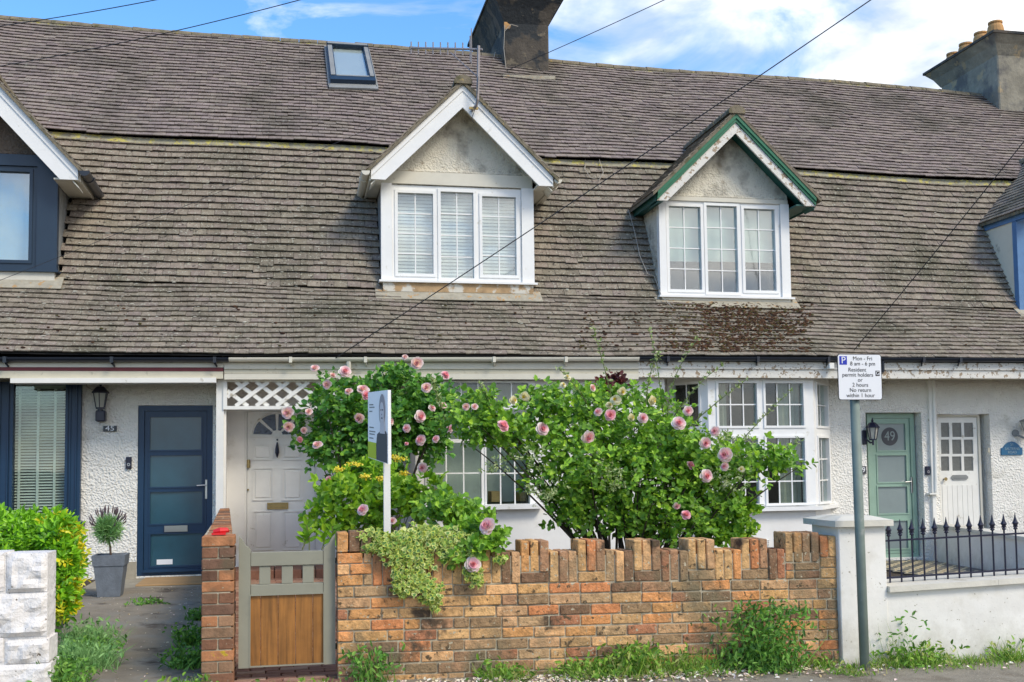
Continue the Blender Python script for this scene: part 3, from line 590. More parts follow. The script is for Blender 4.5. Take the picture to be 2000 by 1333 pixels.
# ------------------------------------------------------------------ roofs
ex = []
for inf in (i47, i49, i45, i51): ex.append((inf['x0']+.04, inf['x1']-.04, YF+.08, inf['az']-.25, inf['cx'], inf['k']))
for n, (a, b) in HX.items():
    mb = MB(); tile_roof(mb, a+.002, b-.002, ex)
    # back slope, so that the roof is closed
    za, zb_ = zn(a), zn(b)
    mb.face([(a, YR, za[3]-.03), (b, YR, zb_[3]-.03), (b, YR+4.6, 2.9), (a, YR+4.6, 2.9)], 2)
    for xx in (a, b):
        z = zn(xx); mb.face([(xx, YN[i], z[i]-.02) for i in range(4)]+[(xx, YR+4.6, 2.9)], 2)
    mb.build('roof', ['tile', 'tile_upper', 'deck'], H[n])
    mb = MB(); x = a
    while x < b-.02:
        x2 = min(x+.305, b); rr = []
        for xx, r in ((x, .118), (x2-.008, .112)):
            z = zn(xx)[3]+.03; j = random.uniform(-.006, .006)
            rr.append([(xx, YR-.02-r*math.cos(t), z+j+r*.75*math.sin(t)) for t in [math.pi*i/8 for i in range(9)]])
        mb.tube_rings(rr); x += .305
    x = a
    while x < b-.02:   # mortar bedding
        x2 = min(x+.5, b); z, z2 = zn(x)[3], zn(x2)[3]
        mb.hexa([(x, YR-.17, z-.12), (x2, YR-.17, z2-.12), (x2, YR, z2-.1), (x, YR, z-.1), (x, YR-.12, z+.03), (x2, YR-.12, z2+.03), (x2, YR, z2+.05), (x, YR, z+.05)], 1); x += .5
    mb.build('ridge_tiles', ['ridge', 'flashing'], H[n])
    # lead and mortar band under the upper roof
    mb = MB(); xs = span(a, b, .4)
    for p, q in zip(xs[:-1], xs[1:]):
        if any(e[0]-.1 < (p+q)/2 < e[1]+.1 and abs((p+q)/2-e[4]) < .55 for e in ex): pass
        mb.hexa([S_(1, p, .962, .036), S_(1, q, .962, .036), S_(1, q, 1.0, .030), S_(1, p, 1.0, .030), S_(1, p, .962, .046), S_(1, q, .962, .046), S_(1, q, 1.0, .05), S_(1, p, 1.0, .05)])
    mb.build('flashing', 'flashing', H[n])

# ------------------------------------------------------------------ walls
def hole(x0, y0, x1, y1, Y): return R(x0, y0, x1, y1, Y)
def wall(par, x0, x1, zt, holes, m, Y=WALL, Y2=WALL+.25, name='wall'):
    mb = MB(); mb.plate((x0, x1, -.3, zt), holes, Y, Y2); return mb.build(name, m, par)
h_door45 = R(268, 792, 415, 1124, WALL); h_win45 = R(-140, 750, 155, 1030, WALL)
wall(H[45], HX[45][0], -.84, 2.78, [h_door45, h_win45], 'render_white')
h_door47 = R(477, 798, 622, 1108, WALL)
wall(H[47], -.83, 4.255, 2.78, [h_door47], 'render_smooth')
h_door49 = R(1695, 806, 1804, 1091, WALL); h_bay = R(1310, 745, 1612, 1000, WALL)
wall(H[49], 4.26, 8.775, 2.74, [h_door49, h_bay], 'render_white')
h_door51 = R(1836, 809, 1938, 1100, WALL)
wall(H[51], 8.78, HX[51][1], 2.74, [h_door51], 'render_white')
for n, (a, b) in HX.items():
    z = W(1000, 738, 13.05).z
    mb = MB(); mb.box(a, b, 13.06, WALL-.002, 2.60, 2.62); mb.build('soffit', 'cream_paint', H[n])
    mb = MB(); mb.box(a, b, 21.8, 22.05, -.3, 2.9); mb.build('rear_wall', 'render_smooth', H[n])
# house 45 eaves
strip(H[45], 'fascia', 'off_white', -220, 437, 705, 706, 12, 12.99, 13.05)
strip(H[45], 'painted_board', 'maroon', -220, 436, 716.5, 718.5, 7, 12.995, 13.06)
strip(H[45], 'beam', 'cream_paint', -220, 436, 724, 726, 14, 13.0, 13.07)
strip(H[45], 'cover_board', 'white_paint', 20, 422, 739, 738, 9.5, 12.97, 13.2)
gutter(H[45], 'black_gutter', -220, 445, 701, 702, (2, 210, 418))
mb = MB(); a, b, c, d_ = R(422, 736, 437, 992, 13.1); mb.box(a, b, 13.1, 13.7, c-.5, d_); mb.build('porch_post', 'white_paint', H[45])
# house 47 eaves
strip(H[47], 'fascia', 'off_white', 438, 1247, 708, 708, 13, 12.99, 13.05)
strip(H[47], 'beam', 'cream_paint', 438, 1247, 721, 721, 9, 13.01, 13.07)
strip(H[47], 'beam_moulding', 'off_white', 438, 1247, 730.5, 730, 11, 12.995, 13.09)
gutter(H[47], 'off_white', 447, 1247, 702, 701, (560, 700, 800, 950, 1095))
# house 49 and 51 eaves
strip(H[49], 'fascia', 'peeling_white', 1247, 1815, 706, 709, 14, 12.99, 13.05)
strip(H[49], 'beam', 'peeling_white', 1247, 1815, 720, 723, 17, 13.01, 13.09)
gutter(H[49], 'black_gutter', 1247, 1815, 700, 702, (1300, 1470, 1608, 1800))
strip(H[51], 'fascia', 'peeling_white', 1815, 2300, 709, 711, 14, 12.99, 13.05)
strip(H[51], 'beam', 'peeling_white', 1815, 2300, 723, 725, 16, 13.01, 13.09)
gutter(H[51], 'black_gutter', 1815, 2300, 702, 704, (1870, 2000))
mb = MB(); p = W(1722, 706, 12.93); q = W(1722, 760, 13.3)
mb.tube([p, p+Vector((0, 0, -.12)), W(1718, 735, 13.25), W(1712, 748, 13.5), W(1712, 780, 13.62)], .035, 8); mb.build('downpipe', 'black_gutter', H[49])
mb = MB(); mb.tube([W(681, 706, 12.93), W(681, 742, 12.95), W(683, 850, 12.98), W(686, 1010, 13.0)], .03, 8); mb.build('downpipe', 'off_white', H[47])

# ------------------------------------------------------------------ house 45: window, door, lamp
Y = 13.62
fr = R(-140, 746, 157, 1022, Y); pn = [(R(25, 752, 127, 1005, Y), 1, 1), (R(-118, 752, -5, 1005, Y), 1, 1)]
f, tg = glazing(H[45], fr, pn, Y, 'navy', 'glass', raised=.03)
room(f, (fr[0]+.02, fr[1]-.02, fr[2]+.02, fr[3]-.02), Y+.09, 1.2)
p = pn[0][0]; slats(f, p[0], p[1], p[2], p[3]-.03, Y+.12, .034, tapes=[W(38, 870, Y+.1).x, W(74, 870, Y+.1).x, W(107, 870, Y+.1).x], tilt=.6, w=.034)
mb = MB(); mb.box(fr[0]-.05, fr[1]+.05, Y-.1, Y+.08, fr[2]-.06, fr[2]-.002); mb.build('sill', 'navy', f)
for x in (p[1]+.05, p[1]+.12, p[0]-.06):
    mb = MB(); mb.box(x, x+.012, Y-.02, Y-.001, fr[2]+.02, fr[3]-.03); mb.build('moulding', 'navy', f)

def door(par, fr, leaf, holes, Y, fm, lm, panem, cols=None, name='door'):
    """all rects in photo pixels"""
    F_ = R(*fr, Y); L = R(*leaf, Y); hs = [R(*h, Y) for h in holes]
    mb = MB(); mb.plate(F_, [L], Y-.02, Y+.09); fo = mb.build('door_frame', fm, par)
    mb = MB(); mb.plate((L[0]+.004, L[1]-.004, L[2]+.004, L[3]-.004), hs, Y, Y+.045)
    for h in hs:
        if cols is None: mb.plate((h[0]-.018, h[1]+.018, h[2]-.018, h[3]+.018), [h], Y-.010, Y-.001)
    dd = mb.build(name, lm, par)
    for h in hs:
        mb = MB(); mb.box(h[0]-.004, h[1]+.004, Y+.015, Y+.025, h[2]-.004, h[3]+.004); mb.build('pane', panem, dd)
    return dd, L, hs
D, L, hs = door(H[45], (269, 793, 415, 1123), (281, 803, 404, 1114), [(293, 815, 393, 879), (293, 890, 394, 951), (293, 961, 395, 1023), (294, 1043, 395, 1105)], 13.74, 'navy', 'navy', 'obscure_navy')
mb = MB(); a, b, c, d_ = R(321, 1027, 366, 1039, 13.72); mb.box(a, b, 13.715, 13.735, c, d_); mb.box(a+.02, b-.02, 13.708, 13.714, c+.012, d_-.012); mb.build('letterbox', 'steel', D)
mb = MB(); a, b, c, d_ = R(400.5, 937, 405, 975, 13.72); mb.bev(a, b, 13.712, 13.735, c, d_, .004); h = W(402, 948, 13.69); mb.tube([h+Vector((0, .03, 0)), h, W(384, 949, 13.68)], .009, 8); mb.build('handle', 'steel', D)
mb = MB(); a, b, c, d_ = R(306, 1093, 337, 1103, 13.75); mb.box(a, b, 13.750, 13.753, c, d_); mb.build('notice', 'sign_white', D)
mb = MB(); a, b, c, d_ = R(280, 1112, 404, 1117, 13.7); mb.box(a, b, 13.67, 13.735, c, d_); mb.build('weather_bar', 'navy', D)
mb = MB(); a, b, c, d_ = R(222, 1118, 420, 1128, WALL); a0 = W(228, 1100, WALL).x; mb.box(W(222, 1100, WALL).x, W(266, 1100, WALL).x, WALL-.02, WALL-.001, gz(-2, 13)-.1, W(240, 1098, WALL).z); mb.build('plinth', 'concrete', H[45])

def lantern(loc, s, label, m='iron', up=True, side=False):
    x, y, z = loc; t = thing('wall_lantern', (x, y, z), label, 'wall lamp')
    def hexr(r, zz, n=6, cy=0): return [(x+r*s*math.cos(2*math.pi*j/n+.5), y-.10*s+r*s*math.sin(2*math.pi*j/n+.5), z+zz*s) for j in range(n)]
    mb = MB(); mb.tube_rings([hexr(.045, 0), hexr(.075, .16)]); mb.build('lamp_glass', 'lampglass', t)
    mb = MB(); a, b = hexr(.05, -.004), hexr(.081, .165)
    for p, q in zip(a, b): mb.bar(p, q, .009*s, .009*s, (0, 1, .1))
    mb.tube_rings([hexr(.052, -.02), hexr(.052, 0)]); mb.tube_rings([hexr(.10, .16), hexr(.10, .172), hexr(.05, .23), hexr(.03, .24)]); mb.tube_rings([hexr(.012, .24, 8), hexr(.02, .262, 8), hexr(.012, .28, 8), hexr(.003, .31, 8)])
    mb.build('lamp_cage', m, t)
    mb = MB()
    if side:
        mb.tube([(x, y-.10*s, z-.02*s), (x, y-.10*s, z-.09*s)], .016*s, 8); mb.tube([(x, y-.1*s, z-.05*s), (x-.02*s, y-.06*s, z-.055*s), (x-.07*s, y-.03*s, z+.0*s), (x-.085*s, y, z+.04*s)], .014*s, 8); mb.bev(x-.12*s, x-.05*s, y-.025, y, z-.08*s, z+.13*s, .008)
    else:
        mb.tube([(x, y-.10*s, z-.01*s), (x, y-.10*s, z-.05*s)], .03*s, 8); mb.bev(x-.05*s, x+.055*s, y-.13*s, y, z-.16*s, z-.035*s, .012)
    mb.build('bracket', m, t); return t
p = W(199, 797, WALL); lantern((p.x, WALL, p.z), 1.05, 'black coach lantern on the white wall above the number 45', 'iron')
a, b, c, d_ = R(202, 832, 228, 843, WALL-.02)
t = thing('house_number_plate', ((a+b)/2, WALL-.02, c), 'small dark plate reading 45 on roughcast wall', 'number plate')
mb = MB(); mb.box(a, b, WALL-.03, WALL+.01, c, d_); mb.build('plate', 'plate_dark', t); text('45', 'lettering', 'sign_white', t, (a+b)/2, WALL-.033, (c+d_)/2, .085, sx=1.25)
def bell(px, label):
    a, b, c, d_ = R(*px, WALL-.02); t = thing('doorbell', ((a+b)/2, WALL-.02, c), label, 'doorbell')
    mb = MB(); mb.bev(a, b, WALL-.035, WALL+.01, c, d_, .005); mb.build('bell_case', 'iron', t)
    x, z = (a+b)/2, c+(d_-c)*.36; mb = MB(); mb.tube([(x, WALL-.034, z), (x, WALL-.04, z)], .018, 12); mb.build('button', 'steel', t)
    mb = MB(); mb.tube([(x, WALL-.038, z), (x, WALL-.0415, z)], .011, 12); mb.build('button_centre', 'iron', t)
bell((246, 893, 257, 916), 'slim black video doorbell beside the navy door')
bell((1808, 911, 1816, 928), 'slim black doorbell between the mint door and the thin white downpipe')
mb = MB(); q = [W(165, 735, 13.6), W(170, 756, WALL-.02), W(180, 762, WALL-.02), W(190, 758, WALL-.02), W(193, 750, WALL-.02)]; mb.tube(q, .004, 5); mb.build('cable', 'cable_pale', H[45])

# ------------------------------------------------------------------ house 47: porch, door, window
Y = 13.1; a, b, c, d_ = R(436, 739, 712, 800, Y)
pz = thing('lattice_screen', (a, Y, c), 'white diamond trellis panel across the top of the porch', 'trellis')
mb = MB(); fw = .045
mb.plate((a, b, c, d_), [(a+fw, b-fw, c+fw*.9, d_-fw)], Y-.02, Y+.03); mb.build('frame', 'white_paint', pz)
for s, yy in ((1, Y-.008), (-1, Y+.006)):
    mb = MB(); hgt = d_-c-fw; x = a-hgt
    while x < b:
        pa_, pb_ = (x, c+fw*.9), (x+hgt*1.15, d_-fw)
        def clip(p, q, lo, hi):
            t0 = max(0, (lo-p[0])/(q[0]-p[0])); t1 = min(1, (hi-p[0])/(q[0]-p[0]))
            return (None if t1 <= t0+.02 else [(p[0]+(q[0]-p[0])*t, p[1]+(q[1]-p[1])*t) for t in (t0, t1)])
        r_ = clip(pa_, pb_, a+fw, b-fw)
        if r_:
            if s < 0: r_ = [(u, c+fw*.9+d_-fw-v) for u, v in r_]
            mb.bar((r_[0][0], yy, r_[0][1]), (r_[1][0], yy, r_[1][1]), .012, .034, (0, 1, 0)) if False else mb.bar((r_[0][0], yy, r_[0][1]), (r_[1][0], yy, r_[1][1]), .046, .011, (0, 1, 0))
        x += .235
    mb.build('lattice_slats', 'white_paint', pz)
for (l, r_) in ((437, 441.5), (700, 716)):
    a, b, c, d_ = R(l, 740, r_, 1050, 13.14); mb = MB(); mb.box(a, b, 13.13, 13.24, .1, d_); mb.build('porch_post', 'white_paint', H[47])
mb = MB(); a, b, c, d_ = R(437, 738, 716, 745, 13.2); mb.box(a, b, 13.2, 13.26, c, 2.6); mb.build('porch_lintel', 'cream_paint', H[47])
Y = 13.74
DX0, DX1 = 482, 617
D, L, hs = door(H[47], (477, 798, 622, 1106), (482, 803, 616, 1100), [], Y, 'white_paint', 'white_paint', 'leaded_blue')
cxp, cyp, rr = 541, 851, 46
C0 = W(cxp, cyp, Y); ra = (W(cxp+rr, cyp, Y).x-C0.x); inner = ra*.24
for i in range(4):    # fanlight in four sectors
    a0, a1 = math.pi*i/4+.07, math.pi*(i+1)/4-.07
    arc = [(C0.x+ra*math.cos(t), C0.z+ra*math.sin(t)*.93) for t in [a0+(a1-a0)*k/6 for k in range(7)]]
    arc += [(C0.x+inner*math.cos(t), C0.z+inner*math.sin(t)) for t in (a1-.1, a0+.1)]
    mb = MB(); mb.prism(arc, Y-.004, Y+.01); mb.build('pane', 'leaded_blue', D)
mb = MB()
prof = [(C0.x+(ra+.022)*math.cos(t), C0.z+(ra+.022)*math.sin(t)*.93) for t in [math.pi*k/16 for k in range(17)]]
mb.tube([(x, Y-.004, z) for x, z in prof], .010, 6); mb.bar((C0.x-ra-.03, Y-.004, C0.z-.012), (C0.x+ra+.03, Y-.004, C0.z-.012), .02, .018); mb.build('fanlight_moulding', 'white_paint', D)
for (l, t_, r_, b_) in ((493, 867, 533, 899), (550, 867, 591, 899), (493, 914, 534, 978), (551, 914, 591, 978), (494, 998, 534, 1075), (551, 998, 592, 1075)):
    a, b, c, d_ = R(l, t_, r_, b_, Y); mb = MB()
    mb.plate((a, b, c, d_), [(a+.014, b-.014, c+.014, d_-.014)], Y-.012, Y-.001); mb.bev(a+.035, b-.035, Y-.010, Y-.001, c+.035, d_-.035, .006)
    mb.build('raised_panel', 'white_paint', D)
a, b, c, d_ = R(522, 982, 563, 995, Y); mb = MB(); mb.plate((a, b, c, d_), [(a+.018, b-.018, c+.018, d_-.018)], Y-.018, Y-.001); mb.box(a+.02, b-.02, Y-.012, Y-.001, c+.02, d_-.02); mb.build('letterbox', 'brass', D)
q = W(541.5, 880, Y); mb = MB(); mb.tube([(q.x, Y-.03, q.z+.10), (q.x, Y-.035, q.z+.03), (q.x, Y-.04, q.z-.03), (q.x, Y-.03, q.z-.09)], [.008, .022, .026, .006], 8); mb.tube([(q.x, Y, q.z+.13), (q.x, Y-.02, q.z+.13)], .012, 10); mb.build('knocker', 'iron', D)
q = W(485.5, 906, Y); mb = MB(); mb.tube([(q.x, Y-.02, q.z-.05), (q.x, Y-.02, q.z+.05)], .022, 10); mb.tube([(q.x, Y, q.z), (q.x, Y-.05, q.z)], .016, 10); mb.build('lock', 'brass', D)
q = W(484.5, 957, Y); mb = MB(); mb.tube([(q.x, Y, q.z), (q.x, Y-.03, q.z)], .012, 10); mb.build('keyhole', 'brass', D)
# flat bay of house 47
Y = FRONT; zt = 2.60
hw_ = R(830, 744, 1046, 986, Y); xa = W(811, 850, Y).x; xb = W(1300, 850, Y).x
mb = MB(); mb.plate((xa, xb, -.3, zt), [hw_], Y, Y+.2); mb.box(xa, xa+.1, Y+.2, WALL, -.3, zt); mb.box(xb-.1, xb, Y+.2, WALL, -.3, zt); mb.build('bay_wall', 'render_smooth', H[47])
pn = [(R(868, 748, 1032, 791, Y-.02), 5, 1), (R(838, 865, 940, 985, Y-.02), 3, 2), (R(950, 865, 1034, 985, Y-.02), 3, 2), (R(838, 800, 1034, 858, Y-.02), 5, 1)]
f, tg = glazing(H[47], (hw_[0], hw_[1], hw_[2], hw_[3]), pn, Y-.02, 'upvc', 'glass', raised=.02)
room(f, (hw_[0]+.01, hw_[1]-.01, hw_[2]+.01, hw_[3]-.01), Y+.07, 1.1)
mb = MB(); mb.box(xa-.03, hw_[1]+.06, Y-.12, Y-.022, hw_[2]-.06, hw_[2]-.002); mb.build('sill', 'upvc', f)
for (l, t_, r_, b_) in ((838, 955, 862, 985), (957, 960, 975, 985), (1012, 962, 1024, 985)):
    a, b, c, d_ = R(l, t_, r_, b_, Y+.3); mb = MB(); mb.bev(a, b, Y+.2, Y+.45, hw_[2]+.02, d_, .004); tag(mb.build('cardboard_box', 'card_brown'), {838: 'brown cardboard box standing just inside the window, behind the left of the roses', 957: 'small brown box in the middle of the window ledge inside', 1012: 'narrow brown box at the right end of the window ledge inside'}[l], 'box')

# ------------------------------------------------------------------ house 49: angled bay
def facet(P0, P1, spec, zr, rowsz, nm):
    """window leaf between two plan points; spec: list of (u0,u1,cols) as fractions"""
    P0, P1 = Vector(P0), Vector(P1); dl = (P1-P0); Ln = dl.length; dl.normalize(); nr = Vector((-dl.y, dl.x))
    def tf(m):
        m.v = [(P0.x+dl.x*v[0]+nr.x*v[1], P0.y+dl.y*v[0]+nr.y*v[1], v[2]) for v in m.v]; return m
    pn = []
    for (u0, u1, c) in spec:
        for (z0, z1, r_) in rowsz: pn.append(((u0*Ln, u1*Ln, z0, z1), c, r_))
    f, _ = glazing(H[49], (0, Ln, zr[0], zr[1]), pn, 0, 'upvc', 'glass', raised=.03, tf=tf, pnl=nm)
    return f, tf, Ln
B0, B1 = W(1385, 870, FRONT).x, W(1591, 870, FRONT).x
WL = W(1306, 870, WALL-.05).x; WRt = W(1622, 870, WALL-.05).x
zs0 = R(1390, 741, 1590, 988, FRONT); zb0, zb1 = zs0[2], 2.60
rz = [(W(1487, 984, FRONT).z, W(1487, 856, FRONT).z, 3), (W(1487, 832, FRONT).z, W(1487, 749, FRONT).z, 2)]
ff = lambda p: (W(p, 870, FRONT).x-B0)/(B1-B0)
fA, tfA, LnA = facet((B0, FRONT), (B1, FRONT), [(ff(1405), ff(1480), 3), (ff(1497), ff(1571), 3)], (zb0, zb1), rz, 'bay_window')
fB, tfB, LnB = facet((WL, WALL-.05), (B0, FRONT), [(.12, .78, 2)], (zb0, zb1), rz, 'bay_side_window')
fC, tfC, LnC = facet((B1, FRONT), (WRt, WALL-.05), [(.2, .85, 2)], (zb0, zb1), rz, 'bay_side_window')
mb = MB()
foot = [(WL-.0, WALL), (B0, FRONT+.02), (B1, FRONT+.02), (WRt+.0, WALL)]
rings = [[(x, y, z) for x, y in foot] for z in (-.2, zb0-.07)]; mb.tube_rings(rings); mb.build('bay_wall', 'render_smooth', H[49])
mb = MB(); foot2 = [(WL-.12, WALL), (B0-.04, FRONT-.09), (B1+.04, FRONT-.09), (WRt+.12, WALL)]
mb.tube_rings([[(x, y, z) for x, y in foot2] for z in (zb0-.068, zb0-.02)]); mb.tube_rings([[(x, y, z) for x, y in foot] for z in (zb0-.02, zb0-.003)]); mb.build('bay_sill', 'upvc', H[49])
mb = MB()    # curtains: pleated
def curtain(m, x0, x1, y, z0, z1, n=10, amp=.025):
    for i in range(n):
        a, b = x0+(x1-x0)*i/n, x0+(x1-x0)*(i+1)/n; ya, yb = y+amp*(i % 2), y+amp*((i+1) % 2)
        m.face([(a, ya, z0), (b, yb, z0), (b, yb, z1), (a, ya, z1)])
for (u, v) in ((.07, .22), (.70, .92)): curtain(mb, B0+(B1-B0)*u, B0+(B1-B0)*v, FRONT+.18, zb0, zb1, 8)
mb.build('curtain', 'curtain', fA)
mb = MB(); curtain(mb, WL+.25, B0-.12, WALL-.2, zb0, zb1, 8); mb.build('curtain', 'net', fB)
mb = MB(); curtain(mb, B1+.03, B1+.2, FRONT+.32, zb0, zb1, 6); mb.build('curtain', 'net', fC)
hb = h_bay; room(fA, (hb[0], hb[1], hb[2], hb[3]), WALL+.26, 1.0)
# air brick
a, b, c, d_ = R(1475, 1055, 1502, 1066, FRONT+.01); mb = MB(); mb.plate((a, b, c, d_), [(a+(b-a)*(i+.25)/9, a+(b-a)*(i+.75)/9, c+(d_-c)*(j+.2)/3, c+(d_-c)*(j+.8)/3) for i in range(9) for j in range(3)], FRONT, FRONT+.022)
mb.build('air_brick', 'white_paint', H[49])
# mint door
Y = WALL+.16
D, L, hs = door(H[49], (1696, 808, 1788, 1090), (1705, 817, 1780, 1082), [(1713, 828, 1768, 880), (1714, 890, 1770, 942), (1715, 951, 1772, 1003), (1716, 1018, 1773, 1072)], Y, 'mint', 'mint', 'obscure_mint')
q = W(1737.5, 853, Y+.014); mb = MB(); mb.tube([(q.x, Y+.0135, q.z), (q.x, Y+.011, q.z)], .128, 28); mb.build('number_disc', 'grey_dark', D); MATS['grey_dark'].node_tree.nodes['Principled BSDF']
text('49', 'lettering', 'obscure_mint', D, q.x, Y+.009, q.z, .19, sx=.9)
mb = MB(); a, b, c, d_ = R(1778, 932, 1782, 964, Y); mb.bev(a, b, Y-.02, Y-.001, c, d_, .004); h = W(1780, 941, Y-.04); mb.tube([h+Vector((0, .03, 0)), h, W(1768, 942, Y-.05)], .009, 8); mb.build('handle', 'steel', D)
p = W(1698, 858, WALL); lantern((p.x, WALL, p.z), .95, 'black carriage lantern left of the mint green door', 'iron', side=True)
a, b, c, d_ = R(1672, 911, 1691, 926, WALL-.01)
t = thing('house_number_plate', ((a+b)/2, WALL-.02, c), 'small grey number plate partly hidden behind the sign post', 'number plate')
mb = MB(); mb.box(a, b, WALL-.028, WALL+.01, c, d_); mb.build('plate', 'grey_dark', t); text('49', 'lettering', 'sign_white', t, (a+b)/2+.005, WALL-.031, (c+d_)/2, .10)
mb = MB(); mb.box(W(1813, 850, WALL).x, W(1820, 850, WALL).x, WALL-.05, WALL, W(1820, 1035, WALL).z, 2.62); mb.build('party_strip', 'white_paint', H[49])
mb = MB(); mb.tube([W(1823, 742, WALL-.06), W(1826, 850, WALL-.06), W(1828, 962, WALL-.06)], .024, 8); mb.bev(W(1816, 962, WALL-.1).x, W(1834, 962, WALL-.1).x, WALL-.1, WALL, W(1825, 966, WALL).z, W(1825, 963, WALL).z, .002); mb.build('downpipe', 'white_paint', H[49])
q = W(1625, 715, 12.9); mb = MB(); mb.bev(q.x-.035, q.x+.035, 12.9, 12.98, q.z-.04, q.z+.04, .006); tag(mb.build('junction_box', 'white_paint'), 'small white box under the black gutter, left of the parking sign', 'junction box')
# ------------------------------------------------------------------ house 51
Y = WALL+.14
pans = []
for i, (l, r_) in enumerate(((1838, 1854), (1860, 1878), (1883, 1901))):
    for (t_, b_) in ((826, 854), (859, 887), (892, 920)): pans.append((l, t_, r_, b_))
D, L, hs = door(H[51], (1830, 811, 1917, 1098), (1835, 815, 1913, 1094), pans, Y, 'off_white', 'white_paint', 'obscure_grey', cols=1)
a, b, c, d_ = R(1857, 928, 1890, 938, Y); mb = MB(); n = 12
mb.prism([(a+.03, c), (b-.03, c), (b, c+.025), (b, d_-.025), (b-.03, d_), (a+.03, d_), (a, d_-.025), (a, c+.025)], Y-.012, Y-.001); mb.box(a+.04, b-.04, Y-.018, Y-.0125, c+.03, d_-.03); mb.build('letterbox', 'lead', D)
q = W(1843.5, 936, Y); mb = MB(); mb.tube([(q.x, Y, q.z), (q.x, Y-.025, q.z), (q.x, Y-.05, q.z)], [.01, .012, .026], 12); mb.build('door_knob', 'brass', D)
for i in range(7):
    a = L[0]+.04+(L[1]-L[0]-.08)*i/7; b = L[0]+.04+(L[1]-L[0]-.08)*(i+1)/7-.006; mb = MB(); mb.box(a, b, Y-.008, Y-.001, L[2]+.06, W(1870, 948, Y).z); mb.build('board', 'white_paint', D)
q = W(1926, 880, WALL+.05); mb = MB(); mb.bev(q.x-.012, q.x+.012, WALL-.015, WALL, q.z-.035, q.z+.035, .003); tag(mb.build('doorbell', 'cream_paint'), 'tiny cream bell push right of the part glazed white door', 'doorbell')
p = W(1996, 838, WALL)
t = thing('wall_lantern', (p.x, WALL, p.z), 'grey swan neck wall lamp above the blue oval plaque', 'wall lamp')
mb = MB(); c0 = Vector((p.x, WALL-.18, p.z))
def sqr(r, z): return [(c0.x+sx_*r, c0.y+sy_*r, c0.z+z) for sx_, sy_ in ((-1, -1), (1, -1), (1, 1), (-1, 1))]
mb.tube_rings([sqr(.05, -.06), sqr(.085, .10)]); mb.build('lamp_glass', 'lampglass', t)
mb = MB(); mb.tube_rings([sqr(.10, .10), sqr(.10, .112), sqr(.03, .15)]); mb.tube_rings([sqr(.055, -.075), sqr(.055, -.06)]); 
for u, v in zip(sqr(.052, -.06), sqr(.088, .10)): mb.bar(u, v, .008, .008, (0, 1, .2))
mb.build('lamp_cage', 'lead', t)
mb = MB(); mb.tube([c0+Vector((0, 0, -.06)), c0+Vector((0, 0, -.12)), c0+Vector((-.05, .05, -.14)), c0+Vector((-.10, .12, -.10)), c0+Vector((-.12, .17, -.06))], .016, 8)
mb.tube([c0+Vector((-.12, .18, -.06)), c0+Vector((-.12, .15, -.06))], .05, 12); mb.build('bracket', 'lead', t)
a, b, c, d_ = R(1956, 863, 1997, 889, WALL-.02); xm = (a+b)/2
t = thing('address_plaque', (xm, WALL-.02, c), 'blue arched plaque with raised lettering beside the white door', 'plaque')
mb = MB(); w_ = (b-a)/2; hh = d_-c
mb.prism([(a, c), (b, c), (b, c+hh*.52), (b-.03, c+hh*.55), (xm+w_*.62, c+hh*.78), (xm+w_*.3, c+hh*.96), (xm, d_), (xm-w_*.3, c+hh*.96), (xm-w_*.62, c+hh*.78), (a+.03, c+hh*.55), (a, c+hh*.52)], WALL-.02, WALL+.01); mb.build('plate', 'plaque_blue', t)
for s_, z_, sz in (('51', .78, .055), ('SALTERNS', .46, .052), ('ROAD', .19, .05)): text(s_, 'lettering', 'plaque_letter', t, xm, WALL-.023, c+hh*z_, sz)

# ------------------------------------------------------------------ skylight and chimneys
P00, P10, P01, P11 = WR(645, 180, .12), WR(733, 183, .12), WR(637, 108, .12), WR(717, 113, .12)
def on(u, v, h):
    p = (P00.lerp(P10, u)).lerp(P01.lerp(P11, u), v); return p+Vector((0, -math.sin(.75), math.cos(.75)))*h
mb = MB()
def slab(u0, u1, v0, v1, h0, h1): mb.hexa([on(u0, v0, h0), on(u1, v0, h0), on(u1, v1, h0), on(u0, v1, h0), on(u0, v0, h1), on(u1, v0, h1), on(u1, v1, h1), on(u0, v1, h1)])
slab(0, 1, 0, .09, 0, .10); slab(0, 1, .93, 1, 0, .12); slab(0, .14, .09, .93, 0, .10); slab(.87, 1, .09, .93, 0, .10)
sk = mb.build('skylight', 'navy_grey', H[47])
mb = MB(); slab(.02, .12, .10, .92, .10, .112); slab(.89, .98, .10, .92, .10, .112); slab(.02, .98, .94, .99, .12, .13); slab(.14, .87, .09, .115, .0, .105); mb.build('cladding', 'lead', sk)
mb = MB(); slab(.14, .87, .10, .93, .05, .06); mb.build('pane', 'glass_up', sk)
mb = MB(); slab(.15, .86, .11, .92, .040, .046); mb.build('blind', 'blind', sk)
mb = MB(); slab(-.04, 1.04, -.10, 0, .0, .03); slab(-.05, 0, -.05, 1.02, 0, .03); slab(1, 1.05, -.05, 1.02, 0, .03); mb.build('flashing', 'lead', sk)

